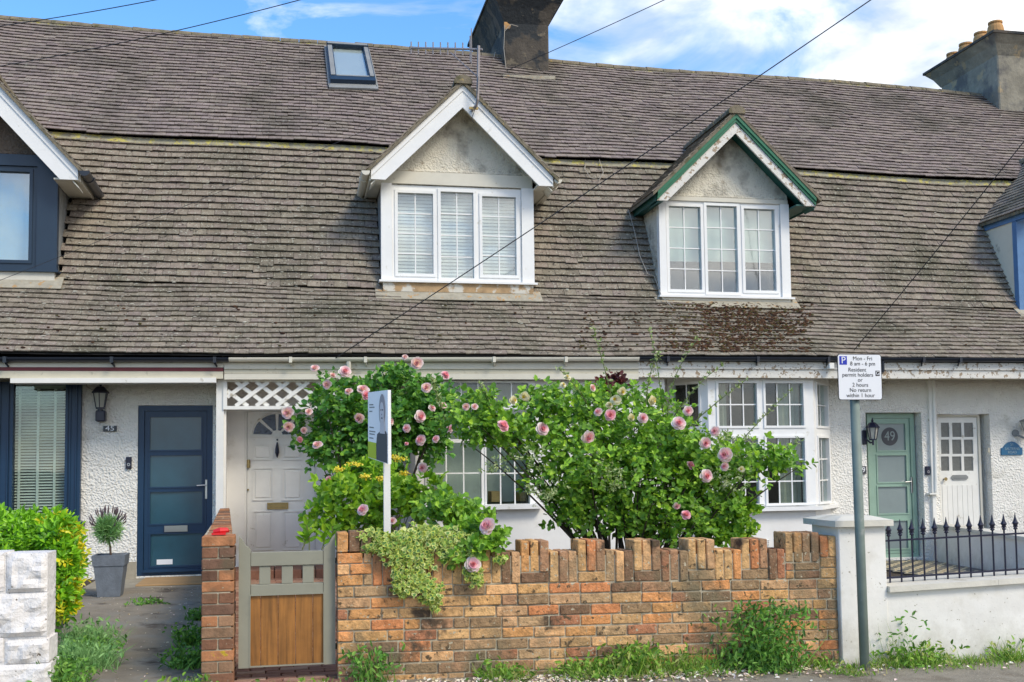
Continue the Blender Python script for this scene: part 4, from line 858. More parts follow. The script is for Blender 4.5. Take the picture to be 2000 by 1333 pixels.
def chimney(par, xl, xr, Yf_, Yb_, z0, zc, zt, ov, m, pots, slabm):
    mb = MB(); mb.bev(xl, xr, Yf_, Yb_, z0, zc, .02, jit=.004)
    c = mb.build('chimney', m, par)
    mb = MB(); r = lambda e, z: [(xl-e, Yf_-e, z), (xr+e, Yf_-e, z), (xr+e, Yb_+e, z), (xl-e, Yb_+e, z)]
    mb.tube_rings([r(.003, zc-.02), r(ov*.45, zc+(zt-zc)*.45), r(ov, zt-.05)]); mb.build('corbel', m, c)
    mb = MB(); mb.tube_rings([r(ov+.02, zt-.048), r(ov+.02, zt)]); mb.build('cap_slab', slabm, c)
    mb = MB(); mb.tube_rings([r(-.02, zt+.001), r(-.1, zt+.08)]); mb.build('flaunching', 'cement', c)
    for (x, y, h, rb) in pots:
        mb = MB(); mb.lathe((x, y, zt+.03), [(rb*1.05, 0), (rb*1.10, h*.3), (rb*.98, h*.65), (rb*.80, h*.86), (rb*.92, h*.88), (rb*.92, h), (rb*.8, h), (rb*.75, h-.05)], 16); mb.build('chimney_pot', 'terracotta', c, smooth=False)
    return c
p = WR(1028, 153, 0); Yc = p.y; xl, xr = W(985, 110, Yc).x, W(1072, 110, Yc).x
zc = W(1028, 45, Yc).z
# the back end of the cap shows at (915, 92)
best = None
Yt = 15.0
while Yt < 24:
    q = W(915, 92, Yt)
    if best is None or abs(q.x-(xl-.24)) < best[0]: best = (abs(q.x-(xl-.24)), Yt, q.z)
    Yt += .02
ch47 = chimney(H[47], xl, xr, Yc, max(best[1]-.24, Yc+1.2), p.z-.3, zc, best[2]+.05, .24, 'chimney_dark', [((xl+xr)/2, Yc+.3+.42*i, .38, .12) for i in range(4)], 'chimney_dark')
mb = MB(); q = WR(985, 160, .08); q2 = WR(1075, 162, .08); mb.hexa([q+Vector((-.05, -.1, -.05)), q2+Vector((.05, -.1, -.05)), q2+Vector((.05, .12, .02)), q+Vector((-.05, .12, .02)), q+Vector((-.05, -.1, 0)), q2+Vector((.05, -.1, 0)), q2+Vector((.05, .12, .1)), q+Vector((-.05, .12, .1))]); mb.build('flashing', 'cement', ch47)
q3 = W(988, 52, Yc-.005); mb = MB(); mb.prism([(xl+.003, q3.z-.05), (xl+.10, q3.z-.03), (xl+.12, q3.z+.03), (xl+.06, q3.z+.06), (xl+.045, q3.z+.16), (xl+.003, q3.z+.17)], Yc-.006, Yc+.01); mb.build('exposed_brick', 'terracotta', ch47)
for dx_, dz_ in ((0.02, .0), (.0, -.25)):
    mb = MB(); mb.tube([W(986, 50, Yc-.03), W(984, 95, Yc-.03), W(990, 148, Yc-.05)] if dz_ else [W(985, 62, Yc-.03), W(998, 48, Yc-.06), W(1012, 52, Yc-.05)], .006, 5); mb.build('fixing_wire', 'cable_pale', ch47)
print('chimney', Yc, best, zc, p)
p = WR(1975, 234, 0); Yc = p.y; xl = W(1951, 170, Yc).x; q = W(1945, 60, Yc-.2)
best = None; Yt = 15.0
while Yt < 24:
    q2 = W(1795, 142, Yt)
    if best is None or abs(q2.z-q.z) < best[0]: best = (abs(q2.z-q.z), Yt, q2.x)
    Yt += .02
print('chimney2', Yc, best, xl, q)
zt = q.z; ov2 = .22
ch51 = chimney(H[51], xl, xl+1.0, Yc, best[1]-.2, p.z-.3, W(1960, 106, Yc).z, zt, ov2, 'chimney_pale', [(W(px_, py_, YY).x, YY, hh_, .14) for px_, py_, YY, hh_ in ((1944, 52, Yc+.12, .27), (1916, 72, Yc+.62, .27), (1886, 86, Yc+1.15, .27), (1861, 98, Yc+1.65, .27), (1978, 64, Yc+.5, .2))], 'chimney_dark')
mb = MB(); q = WR(1951, 236, .07); mb.hexa([q+Vector((-.05, -.1, -.05)), q+Vector((1.1, -.1, -.06)), q+Vector((1.1, .1, .06)), q+Vector((-.05, .1, .06)), q+Vector((-.05, -.1, -.02)), q+Vector((1.1, -.1, -.03)), q+Vector((1.1, .1, .1)), q+Vector((-.05, .1, .1))]); mb.build('flashing', 'stone_cap', ch51)
# ------------------------------------------------------------------ wires, aerial, loose cables
def wire(name, pts, r, label, sag=.0, m='wire'):
    mb = MB(); A, B = pts; out = []
    for i in range(25):
        t = i/24; p = A.lerp(B, t); p.z -= sag*4*t*(1-t); out.append(p)
    mb.tube(out, r, 5); return tag(mb.build(name, m), label, 'cable', 'overhead cables')
def ext(a, b, k): return b+(b-a)*k
a, b = W(652, 702, 12.9), W(1690, 0, 9.5); wire('overhead_cable', (a, ext(a, b, .35)), 0.006, 'black overhead cable running from the cream gutter by the porch up across both dormers', .05)
a, b = W(1668, 684, 12.9), W(2000, 268, 10.5); wire('overhead_cable', (a, ext(a, b, .6)), 0.006, 'black overhead cable rising from behind the parking sign towards the blue dormer', .05)
p_ = WR(985, 150, .1); a, b = p_, W(1290, 0, 14.0); wire('overhead_cable', (a, ext(a, b, .5)), .006, 'thin overhead cable leaving the foot of the dark chimney to the upper right', .03)
a, b = W(-60, 128, 13), W(528, 0, 11.5); wire('overhead_cable', (ext(b, a, .3), ext(a, b, .4)), 0.005, 'lower of the two overhead cables crossing the sky at the top left', .12)
a, b = W(-60, 52, 13), W(258, 0, 11.5); wire('overhead_cable', (ext(b, a, .5), ext(a, b, .6)), 0.005, 'upper of the two overhead cables crossing the top left corner', .06)
a, b = W(-30, 556, 12.9), W(760, 235, 15.0); wire('overhead_cable', (ext(b, a, .2), b), .0032, 'hair thin cable slanting over the tiles between the navy and white dormers', .04)
mb = MB(); q = [WR(x, y, .09) for x, y in ((1118, 155), (1140, 190), (1150, 225), (1151, 265), (1143, 295), (1140, 340), (1150, 357), (1168, 362), (1176, 348), (1168, 322))]
mb.tube(q, .006, 5); tag(mb.build('loose_cable', 'cable_pale'), 'loose pale cable curling down the tiles right of the white dormer', 'cable')
mb = MB(); q = [WR(x, y, .09) for x, y in ((966, 112), (958, 145), (950, 160), (953, 180), (965, 196), (990, 205), (1004, 211))]
mb.tube(q, .008, 5); tag(mb.build('loose_cable', 'cable_pale'), 'short pale cable looping below the dark chimney behind the white gable', 'cable')
mb = MB(); q = [WR(x, y, .09) for x, y in ((1225, 420), (1236, 460), (1247, 510), (1262, 545), (1275, 550))]+[WR(1290, 590, .09), WR(1312, 612, .09)]
mb.tube(q, .006, 5); tag(mb.build('loose_cable', 'cable_pale'), 'loose pale cable hanging down the roof left of the green gabled dormer', 'cable')
mb = MB(); a0, b0 = WR(1152, 272, .09), WR(1193, 281, .09); mb.bar(a0, b0, .03, .012); tag(mb.build('lead_strip', 'lead'), 'small bright lead strip tucked in the tiles between the two middle dormers', 'flashing strip')
mb = MB(); a0, b0 = WR(1556, 299, .09), WR(1592, 304, .09); mb.bar(a0, b0, .03, .012); tag(mb.build('lead_strip', 'lead'), 'small bright lead strip tucked in the tiles right of the green gable', 'flashing strip')
YA = YBG-.05
base = W(925, 212, YA); t = thing('television_aerial', base, 'old yagi television aerial on a cranked pole fixed to the white gable', 'aerial')
mb = MB(); mb.tube([W(922, 216, YA+.05), W(930, 207, YA-.08), W(933, 195, YA-.10), W(934, 150, YA-.1), W(935, 90, YA-.1)], .020, 8); mb.build('mast', 'alu', t)
mb = MB(); c = W(925, 212, YA-.02); mb.bar(c+Vector((-.06, 0, 0)), c+Vector((.06, 0, 0)), .03, .03); mb.build('bracket', 'brass', t)
mb = MB(); A_, B_ = W(803, 94, YA+.35), W(942, 97, YA-.1); mb.tube([A_, B_], .016, 6); mb.build('boom', 'alu', t)
for i in range(9):
    c = A_.lerp(B_, .0 if i == 0 else i/9.6); h = .085 if i < 8 else .18
    mb = MB(); mb.tube([c+Vector((-.0, .0, -h)), c+Vector((0, 0, h))], .010, 5); mb.build('element', 'alu', t)
c = A_.lerp(B_, .85); mb = MB(); mb.tube([c+Vector((0, 0, -.2)), c+Vector((0, 0, .28))], .007, 5); mb.build('reflector', 'alu', t)
mb = MB(); mb.tube([W(880, 103, YA+.5), W(931, 149, YA-.1)], .008, 5); mb.build('stay', 'alu', t)
mb = MB(); mb.tube([W(934, 150, YA-.13), W(931, 205, YA-.12), W(921, 232, YA-.02), W(925, 240, YA-.02)], .004, 5); mb.build('lead_cable', 'wire', t)

# ------------------------------------------------------------------ brick walls
def slope(x): return -.018*(x-.3)
def courses(mb, x0, x1, z0, n, y0, dep, ends=True, mi=0, ht=.0745, zf=slope, y_front=0):
    for k in range(n):
        z = z0+k*ht; x = x0-(.1125 if k % 2 else 0)-(.04 if k % 3 == 0 else 0)
        while x < x1-.01:
            L = .225 if random.random() > .12 else .1125
            a, b = max(x, x0), min(x+L, x1); x += L
            if b-a < .03: continue
            dz = zf((a+b)/2)+random.uniform(-.002, .002); p = random.uniform(-.003, .004)
            mb.bev(a+.005, b-.005, y0-p, y0+dep, z+.005+dz, z+ht-.005+dz, .005, mi, .0012)
YW = 7.4; xL, xR = W(658, 1200, YW).x, W(1637, 1180, YW).x
bw = thing('brick_wall', ((xL+xR)/2, YW, 0), 'long low garden wall of mixed buff and red bricks with castellated top', 'wall')
mb = MB(); z0 = -.17; zs = W(1100, 1139, YW).z-slope(W(1100, 1139, YW).x); nC = int(round((zs-z0)/.0745)); z0 = zs-nC*.0745
pierx = W(727, 1100, YW).x
courses(mb, xL, xR, z0, nC, YW, .205)
cop = MB(); x = pierx; i = 0; wd = .0683; top_lo = .218
last_lift = 0
while x < xR-.03:
    g = (i//3) % 2
    px_now = CX+F*((x*RT.x+(YW)*RT.y)/(x*FW.x+YW*FW.y)) if False else None
    fr_ = (x-xL)/(xR-xL)
    hi = g == 1
    lift = 0
    if fr_ > .955: lift = .155
    elif fr_ > .885: lift = .12
    elif hi: lift = .075
    dz = slope(x)+zs+lift+random.uniform(-.003, .003); pz = random.uniform(-.006, .009)
    b = min(x+wd, xR)
    cop.bev(x+.004, b-.004, YW-pz, YW+.21, dz+.004, dz+top_lo-(.06 if fr_ > .955 else 0), .006, 0, .002)
    if lift: 
        if i % 3 == 0 or lift != last_lift:
            bb = min(x+(3-i % 3)*wd, xR); nl = max(1, int(round(lift/.0745)))
            for q in range(nl): mb.bev(x+.004, bb-.004, YW-.001, YW+.205, zs+slope(x)+q*lift/nl+.004, zs+slope(x)+(q+1)*lift/nl-.004, .005, 0, .001)
    last_lift = lift; x += wd; i += 1
# end pier by the gate
zp = W(690, 1040, YW).z; zq = zs+slope(xL)
npc = int((zp-.105-zq)/.0745)
for k in range(npc): 
    for (a, b) in (((xL, xL+.085), (xL+.085, pierx)) if k % 2 else ((xL, pierx-.06),(pierx-.06, pierx))): mb.bev(a+.004, b-.005, YW-.002, YW+.21, zq+k*.0745+.004, zq+(k+1)*.0745-.004, .005, 0, .001)
for k in range(3):
    a = xL+(pierx-xL)*k/3; cop.bev(a+.003, a+(pierx-xL)/3-.004, YW-.004, YW+.215, zq+npc*.0745+.004, zp+random.uniform(-.003, .003), .006, 0, .002)
mb.build('bricks', 'brick', bw); cop.build('coping_bricks', 'brick', bw)
mb = MB(); n = 12
for k in range(n):
    a, b = xL+(xR-xL)*k/n, xL+(xR-xL)*(k+1)/n; mb.hexa([(a+.006*(k == 0), YW+.0095, -.3), (b-.006*(k == n-1), YW+.0095, -.3), (b-.006*(k == n-1), YW+.2, -.3), (a+.006*(k == 0), YW+.2, -.3),
        (a+.006*(k == 0), YW+.0095, zs+slope(a)+.19), (b-.006*(k == n-1), YW+.0095, zs+slope(b)+.19), (b-.006*(k == n-1), YW+.2, zs+slope(b)+.19), (a+.006*(k == 0), YW+.2, zs+slope(a)+.19)])
mb.build('mortar', 'mortar', bw)
# wall between the two front paths
pa, pb = W(393, 1200, YW).x, W(458, 1200, YW).x; zt_ = W(425, 1047, YW).z
gw = thing('brick_wall', ((pa+pb)/2, YW, 0), 'narrow red brick wall and pier running back between the two front doors', 'wall')
mb = MB(); n = int((zt_+.2)/.0745); z0 = zt_-n*.0745
for k in range(n):
    z = z0+k*.0745; w_ = pb-pa
    for (a, b) in (((pa, pa+w_*.5), (pa+w_*.5, pb)) if k % 2 == 0 else ((pa, pb),)):
        mb.bev(a+(.004 if a > pa else 0), b-.004, YW-random.uniform(0, .004), YW+.23, z+.004, z+.0745-.004, .005, 0, .0015)
xa0, xb0 = pa+.01, pb-.03; xa1, xb1 = W(430, 992, 13.1).x, W(448, 992, 13.1).x; zt1 = W(440, 993, 13.1).z
NY = 76
for j in range(NY):    # brick-on-edge coping running back
    t0, t1 = j/NY, (j+1)/NY; y0_, y1_ = YW+.24+(13.05-YW-.24)*t0, YW+.24+(13.05-YW-.24)*t1-.008
    a, b = xa0+(xa1-xa0)*t0, xb0+(xb1-xb0)*t0; z = zt_-.01+(zt1-zt_+.01)*t0+random.uniform(-.004, .004)
    mb.bev(a, b, y0_, y1_, z-.1, z, .005, 0, .002)
for k in range(int(.95/.0745)):
    z = zt_-.115-(k+1)*.0745; y = YW+.24-(.11 if k % 2 else 0)
    while y < 13.0:
        y2 = min(y+.225, 13.05); ys = max(y, YW+.24); t0 = (ys-YW)/(13.05-YW); a, b = xa0+.01+(xa1-xa0)*t0, xb0-.01+(xb1-xb0)*t0
        if y2-ys > .03: mb.bev(a, b, ys+.004, y2-.004, z+.004, z+.0705, .005, 0, .002)
        y += .225
mb.build('bricks', 'brick_red', gw)
mb = MB(); mb.hexa([(pa+.006, YW+.006, -.2), (pb-.008, YW+.006, -.2), (xb1-.02, 13.05, -.2), (xa1+.02, 13.05, -.2), (pa+.006, YW+.006, zt_-.01), (pb-.035, YW+.006, zt_-.01), (xb1-.02, 13.05, zt1-.02), (xa1+.02, 13.05, zt1-.02)]); mb.build('mortar', 'mortar', gw)
p = W(432, 1052, YW+.08); mb = MB(); mb.tube([(p.x-.05, YW+.08, zt_+.022), (p.x-.01, YW+.075, zt_+.03), (p.x+.035, YW+.10, zt_+.03), (p.x+.045, YW+.12, zt_+.02)], [.012, .02, .018, .008], 7); mb.box(p.x-.06, p.x+.03, YW+.05, YW+.11, zt_+.002, zt_+.016); tag(mb.build('plastic_wrapper', 'red_plastic'), 'small crumpled red plastic scrap lying on top of the narrow brick pier', 'litter')

# ------------------------------------------------------------------ gate
YG = 7.47
def GX(px): return W(px, 1180, YG).x
def GZ(py): return W(560, py, YG).z
gt = thing('garden_gate', (GX(560), YG, GZ(1303)), 'sage green framed wooden gate with oak boarded lower panel', 'gate')
zt0 = GZ(1048)
mb = MB(); a, b = GX(466), GX(489); mb.prism([(a, GZ(1302)), (b, GZ(1302)), (b, GZ(1074)), (b-.01, GZ(1069)), (b-.035, GZ(1064)), (a+.02, GZ(1052)), (a, GZ(1046))], YG, YG+.06); mb.build('stile', 'sage', gt)
mb = MB(); a, b = GX(632), GX(655); mb.prism([(a, GZ(1302)), (b, GZ(1302)), (b, GZ(1046)), (b-.02, GZ(1052)), (a+.035, GZ(1064)), (a+.01, GZ(1069)), (a, GZ(1074))], YG, YG+.06); mb.build('stile', 'sage', gt)
for t_, b_ in ((1078, 1105), (1141, 1162)):
    mb = MB(); mb.bev(GX(489)+.001, GX(632)-.001, YG+.004, YG+.056, GZ(b_), GZ(t_), .003); mb.build('rail', 'sage', gt)
for l, r_ in ((506, 528), (550, 572), (591, 613)):
    mb = MB(); mb.bev(GX(l), GX(r_), YG+.015, YG+.04, GZ(1141)+.001, GZ(1105)-.001, .002); mb.build('slat', 'sage', gt)
xs_ = (488, 509, 543, 577, 611, 633)
for i in range(5):
    mb = MB(); mb.bev(GX(xs_[i])+.0015, GX(xs_[i+1])-.0015, YG+.016, YG+.036, GZ(1300), GZ(1162)-.001, .003, 0); mb.build('board', 'oak', gt)
mb = MB(); mb.plate((GX(487), GX(634), GZ(1301), GZ(1160)), [(GX(487)+.008, GX(634)-.008, GZ(1301)+.008, GZ(1160)-.008)], YG-.004, YG+.012); mb.build('moulding', 'sage', gt)
for zz in (GZ(1100), GZ(1270)):
    mb = MB(); mb.box(GX(650), GX(658), YG+.062, YG+.07, zz-.02, zz+.02); mb.build('hinge', 'iron', gt)

# ------------------------------------------------------------------ painted stone pier
from mathutils import noise
ps = thing('stone_pier', (W(40, 1200, 7.3).x, 7.3, 0), 'white painted rock faced block wall at the left edge, paint chipped', 'wall')
mb = MB(); rows = [(1081, 1157), (1160, 1245), (1249, 1296), (1299, 1380)]; YS = 7.3
cols_ = [[(-120, 8), (13, 93)], [(-160, -70), (-66, 92)], [(-120, 6), (10, 96)], [(-160, -66), (-62, 99)]]
for (t_, b_), cs in zip(rows, cols_):
    for (l, r_) in cs:
        a, b, c, d_ = R(l, t_, r_, b_, YS); nx, nz = 14, 9; k0 = len(mb.v)
        for i in range(nx+1):
            for j in range(nz+1):
                u, v = i/nx, j/nz; x, z = a+(b-a)*u, c+(d_-c)*v; e = min(u*(b-a), (1-u)*(b-a), v*(d_-c), (1-v)*(d_-c))
                h = .030*min(1, e/.03)*(.7+.9*noise.noise(Vector((x*9, 3, z*11)))+.35*noise.noise(Vector((x*24, 7, z*24))))
                mb.v.append((x, YS-h, z))
        for i in range(nx):
            for j in range(nz):
                q = k0+i*(nz+1)+j; mb.f.append((q, q+nz+1, q+nz+2, q+1)); mb.m.append(0)
        mb.box(a+.003, b-.003, YS+.002, YS+.26, c+.003, d_-.003)
a, b, c, d_ = R(-160, 1083, 90, 1400, YS); mb.box(a, b, YS+.006, YS+.25, c, d_-.005)
mb.build('blocks', 'painted_stone', ps)

# ------------------------------------------------------------------ white rendered front wall with railing
YP = 7.36
wp = thing('front_wall', (W(1800, 1250, YP).x, YP, 0), 'white rendered low front wall with capped pier and stone coping', 'wall')
a, b = W(1642, 1180, YP).x, W(1734, 1180, YP).x; zc_ = W(1690, 1029, YP-.04).z
mb = MB(); mb.bev(a, b, YP, YP+.42, -.3, zc_-.0, .006); mb.build('pier', 'front_render', wp)
mb = MB(); z1_ = W(1690, 1021, YP-.04).z+.02
mb.tube_rings([[(a-.05, YP-.05, z), (b+.04, YP-.05, z), (b+.04, YP+.46, z), (a-.05, YP+.46, z)] for z in (zc_+.001, zc_+.045)]); mb.tube_rings([[(a-.05+e, YP-.05+e, z), (b+.04-e, YP-.05+e, z), (b+.04-e, YP+.46-e, z), (a-.05+e, YP+.46-e, z)] for e, z in ((0, zc_+.0455), (.12, zc_+.075))]); mb.build('pier_cap', 'stone_cap', wp)
zl0, zl1 = W(1740, 1158, YP-.04).z, W(2000, 1140, YP-.04).z; xe = 8.2; xw1 = W(2000, 1200, YP).x
sl = (zl1-zl0)/(xw1-b); ze = zl0+sl*(xe-b)
mb = MB(); mb.hexa([(b, YP+.01, -.4), (xe, YP+.01, -.4), (xe, YP+.3, -.4), (b, YP+.3, -.4), (b, YP+.01, zl0), (xe, YP+.01, ze), (xe, YP+.3, ze), (b, YP+.3, zl0)]); mb.build('low_wall', 'front_render', wp)
xq = b
while xq < xe:
    xr = min(xq+.9, xe); z_, z2_ = zl0+sl*(xq-b)+.001, zl0+sl*(xr-b)+.001
    mb = MB(); mb.hexa([(xq+.002, YP-.035, z_), (xr, YP-.035, z2_), (xr, YP+.34, z2_), (xq+.002, YP+.34, z_), (xq+.002, YP-.035, z_+.042), (xr, YP-.035, z2_+.042), (xr, YP+.34, z2_+.05), (xq+.002, YP+.34, z_+.05)]); mb.build('coping', 'stone_cap', wp); xq = xr
YRL = YP+.14
rl = thing('railing', (W(1860, 1120, YRL).x, YRL, zl0+.05), 'dark blue black iron railing with spear finials on the white wall', 'railing')
zr = lambda x, l: (W(1737, 1057, YRL).z+(x-b)*sl*.9) if l else (zl0+.085+(x-b)*sl)
for l in (0, 1):
    mb = MB(); mb.bar((b, YRL, zr(b, l)), (xe, YRL, zr(xe, l)), .03, .012); mb.build('rail', 'iron', rl)
i = 0; px_ = 1737; proto = None
while i < 18:
    x = W(px_+22.6*i, 1090, YRL).x; i += 1
    if x > xe-.05: break
    zb = zr(x, 0)-.045
    if proto is None:
        mb = MB(); zt2 = zr(x, 1); mb.tube([(x, YRL, zb), (x, YRL, zt2+.03)], .0075, 6)
        z_ = zt2+.03
        mb.lathe((x, YRL, z_), [(.008, 0), (.018, .008), (.010, .018), (.014, .032), (.024, .050), (.015, .066), (.008, .090), (.002, .125)], 8)
        mb.hexa([(x-.022, YRL-.004, z_+.02), (x+.022, YRL-.004, z_+.02), (x+.022, YRL+.004, z_+.02), (x-.022, YRL+.004, z_+.02), (x-.008, YRL-.004, z_+.05), (x+.008, YRL-.004, z_+.05), (x+.008, YRL+.004, z_+.05), (x-.008, YRL+.004, z_+.05)])
        proto = mb.build('baluster', 'iron', rl, smooth=False); px0, pz0 = x, zb
    else:
        o = proto.copy(); COL.objects.link(o); o.parent = rl; o.location = Vector(proto.location)+Vector((x-px0, 0, zb-pz0))
# wall between 49 and 51
P0, P1 = W(1829, 1024, 13.6), W(2000, 1050, 11.1); dr = (P1-P0)/(11.1-13.6); P2 = P0+dr*(7.75-13.6); zz = P0.z
mb = MB(); mb.hexa([(P2.x, P2.y, -.3), (P2.x+.2, P2.y, -.3), (P0.x+.2, P0.y, -.3), (P0.x, P0.y, -.3), (P2.x, P2.y, zz-.05), (P2.x+.2, P2.y, zz-.05), (P0.x+.2, P0.y, zz-.05), (P0.x, P0.y, zz-.05)])
dv = thing('dividing_wall', P0, 'low white wall with sloping stone cap between the mint and white doors', 'wall'); mb.build('wall', 'front_render', dv)
mb = MB(); e = .03; mb.hexa([(P2.x-e, P2.y, zz-.049), (P2.x+.2+e, P2.y, zz-.049), (P0.x+.2+e, P0.y, zz-.049), (P0.x-e, P0.y, zz-.049), (P2.x-e, P2.y, zz), (P2.x+.2+e, P2.y, zz), (P0.x+.2+e, P0.y, zz), (P0.x-e, P0.y, zz)]); mb.build('coping', 'stone_cap', dv)
# porch floor of house 49: black and buff diamonds
g0, g1 = W(1690, 1092, 13.6).x, P0.x; mb = MB(); zf = W(1745, 1094, 13.6).z
mb.box(g0-.3, P2.x+.9, 9.6, 13.68, -.2, zf-.012, 0)
yy = 9.7; r_i = 0; s_ = .13
while yy < 13.6:
    x = g0-.25+(s_ if r_i % 2 else 0)
    while x < 8.9:
        lim = P0.x+(P2.x-P0.x)*(13.6-yy)/(13.6-7.75)-.06
        if x < lim-.1:
            for sc, hh, mi in ((1, 0, 0), (.55, .003, 1)): mb.hexa([(x, yy-s_*.9*sc, zf-.012), (x+s_*.9*sc, yy, zf-.012), (x, yy+s_*.9*sc, zf-.012), (x-s_*.9*sc, yy, zf-.012), (x, yy-s_*.9*sc, zf-.004+hh), (x+s_*.9*sc, yy, zf-.004+hh), (x, yy+s_*.9*sc, zf-.004+hh), (x-s_*.9*sc, yy, zf-.004+hh)], 1 if sc == 1 else 0)
        x += 2*s_
    yy += s_; r_i += 1
o = mb.build('porch_floor', ['tile_black', 'tile_buff']); o['kind'] = 'structure'

# ------------------------------------------------------------------ paths
def PG(px, py, z):
    d = ray(px, py); return EYE+d*((z-1.5)/d.z)
pts = [PG(110, 1345, .08), PG(400, 1345, .08), PG(398, 1148, .17), PG(182, 1152, .17)]
xs0, xs1, xs2, xs3 = pts[0].x, pts[1].x, pts[2].x, pts[3].x; ya_, yb_ = 7.0, pts[2].y+.1
mb = MB(); n = 12
for i in range(n+1):
    t = i/n; y = ya_+(yb_-ya_)*t; l = xs0+(xs3-xs0)*t-.1; r_ = xs1+(xs2-xs1)*t+.1; r_ = min(r_, pa-.0+(xa1-pa)*max(0, (y-7.4)/5.7))
    for j in range(5): x = l+(r_-l)*j/4; mb.v.append((x, y, gz(x, y)+.012))
for i in range(n):
    for j in range(4): q = i*5+j; mb.f.append((q, q+1, q+6, q+5)); mb.m.append(0)
o = mb.build('garden_path', 'asphalt'); o['kind'] = 'structure'
zstep = W(342, 1126, 13.6).z
mb = MB(); mb.bev(W(150, 1140, 12.5).x, xa1+.02, yb_-.05, 13.72, .0, zstep-.02, .012, jit=.004); o = mb.build('doorstep', 'concrete'); o['kind'] = 'structure'
mb = MB(); mb.bev(W(275, 1130, 13.2).x, W(400, 1130, 13.2).x, 12.75, 13.6, zstep-.02, zstep-.002, .004); tag(mb.build('doormat', 'card_brown'), 'worn brown mat on the step before the navy door', 'doormat')
mb = MB()
y = 6.9; r_i = 0
while y < 13.6:
    x = pb-.0-.1*(r_i % 2) - .0
    x = x+(xb1-pb)*max(0, (y-7.4)/5.7)+.01
    while x < xL-.02+.3*(y > 7.7): 
        zz = gz(x, y); mb.bev(x+.004, x+.196, y+.004, y+.096, zz-.03, zz+.022+random.uniform(-.003, .003), .005, 0, .002); x += .2
    y += .1; r_i += 1
o = mb.build('brick_path', 'paver'); o['kind'] = 'structure'
z47 = W(548, 1106, 13.6).z
mb = MB()
for k_i in range(9): mb.bev(-.7+.16*k_i, -.55+.16*k_i, 13.1, 13.72, .0, z47-.004, .006, 0, .003)
o = mb.build('doorstep', 'paver'); o['kind'] = 'structure'

# ------------------------------------------------------------------ parking sign and estate board
YSn = 7.15
a, b, c, d_ = R(1636, 692, 1722, 782, YSn-.05)
pt, pbm = W(1668, 745, YSn), W(1690, 1320, YSn); pbm.z = -.3
sg = thing('parking_sign', (pbm.x, YSn, -.05), 'white residents parking sign on a tall grey green steel post', 'street sign')
mb = MB(); mb.tube([pbm, pt], .034, 14); mb.build('post', 'galv', sg, smooth=True)
def rrect(a, b, c, d, r, n=4):
    o = []
    for cx_, cz_, st in ((b-r, d-r, 0), (a+r, d-r, 1), (a+r, c+r, 2), (b-r, c+r, 3)):
        for i in range(n+1): t = math.pi/2*(st+i/n); o.append((cx_+r*math.cos(t), cz_+r*math.sin(t)))
    return o
mb = MB(); mb.prism(rrect(a, b, c, d_, .02), YSn-.052, YSn-.048); e = .006; pl = mb.build('plate', 'sign_black', sg)
mb = MB(); mb.prism(rrect(a+.005, b-.005, c+.005, d_-.005, .016), YSn-.0535, YSn-.0525); mb.build('face', 'sign_white', sg)
mb = MB(); mb.box((a+b)/2-.06, (a+b)/2+.06, YSn-.047, YSn-.035, (c+d_)/2-.02, (c+d_)/2+.02); mb.build('clip', 'galv', sg)
wS, hS = b-a, d_-c
def sq(u0, v0, u1, v1, m, y): mb = MB(); mb.box(a+wS*u0, a+wS*u1, y, YSn-.0536, d_-hS*v1, d_-hS*v0); return mb.build('panel', m, sg)
sq(.045, .05, .215, .235, 'sign_blue', YSn-.0545); text('P', 'lettering', 'sign_white', sg, a+wS*.132, YSn-.0555, d_-hS*.143, hS*.21, .0008)
sq(.855, .36, .95, .475, 'sign_black', YSn-.0545); text('G', 'lettering', 'sign_white', sg, a+wS*.903, YSn-.0555, d_-hS*.418, hS*.12, .0008)
for body, u, v, s_ in (('Mon - Fri', .57, .10, .105), ('8 am - 6 pm', .57, .212, .105), ('Resident', .44, .345, .105), ('permit holders', .45, .455, .105), ('or', .50, .565, .105), ('2 hours', .50, .672, .105), ('No return', .50, .785, .105), ('within 1 hour', .50, .90, .105)):
    text(body, 'lettering', 'sign_black', sg, a+wS*u, YSn-.0545, d_-hS*v, hS*s_*1.16, .0008, sx=1.0, thin=True)

eb = thing('estate_board', W(742, 1000, 8.25), 'narrow angled estate agent board on white stake among the roses', 'sign board')
q00, q10, q11, q01 = W(719, 894, 8.2), W(758, 907, 8.0), W(757, 762, 8.0), W(718, 767, 8.2)
q01.x = q00.x; q11.x = q10.x; 
nrm = (q10-q00).cross(q01-q00).normalized()
if nrm.y > 0: nrm = -nrm
def EBp(u, v, h): return q00.lerp(q10, u).lerp(q01.lerp(q11, u), v)+nrm*h
def ebpoly(mb, pts, h0, h1, mi=0):
    n = len(pts); k = len(mb.v); mb.v += [tuple(EBp(u, v, h0)) for u, v in pts]+[tuple(EBp(u, v, h1)) for u, v in pts]
    mb.f.append(tuple(k+i for i in range(n))); mb.f.append(tuple(k+n+i for i in reversed(range(n)))); mb.m += [mi]*2
    for i in range(n): j = (i+1) % n; mb.f.append((k+i, k+n+i, k+n+j, k+j)); mb.m.append(mi)
mb = MB(); ebpoly(mb, [(0, 0), (1, 0), (1, 1), (0, 1)], -.03, 0); mb.build('board', 'sign_white', eb)
mb = MB(); ebpoly(mb, [(.01, .01), (.42, .01), (.42, .25), (.01, .25)], .001, .003); mb.build('lime_panel', 'lime', eb)
el = lambda cu, cv, ru, rv, n=20: [(cu+ru*math.cos(2*math.pi*i/n), cv+rv*math.sin(2*math.pi*i/n)) for i in range(n)]
pic = eb
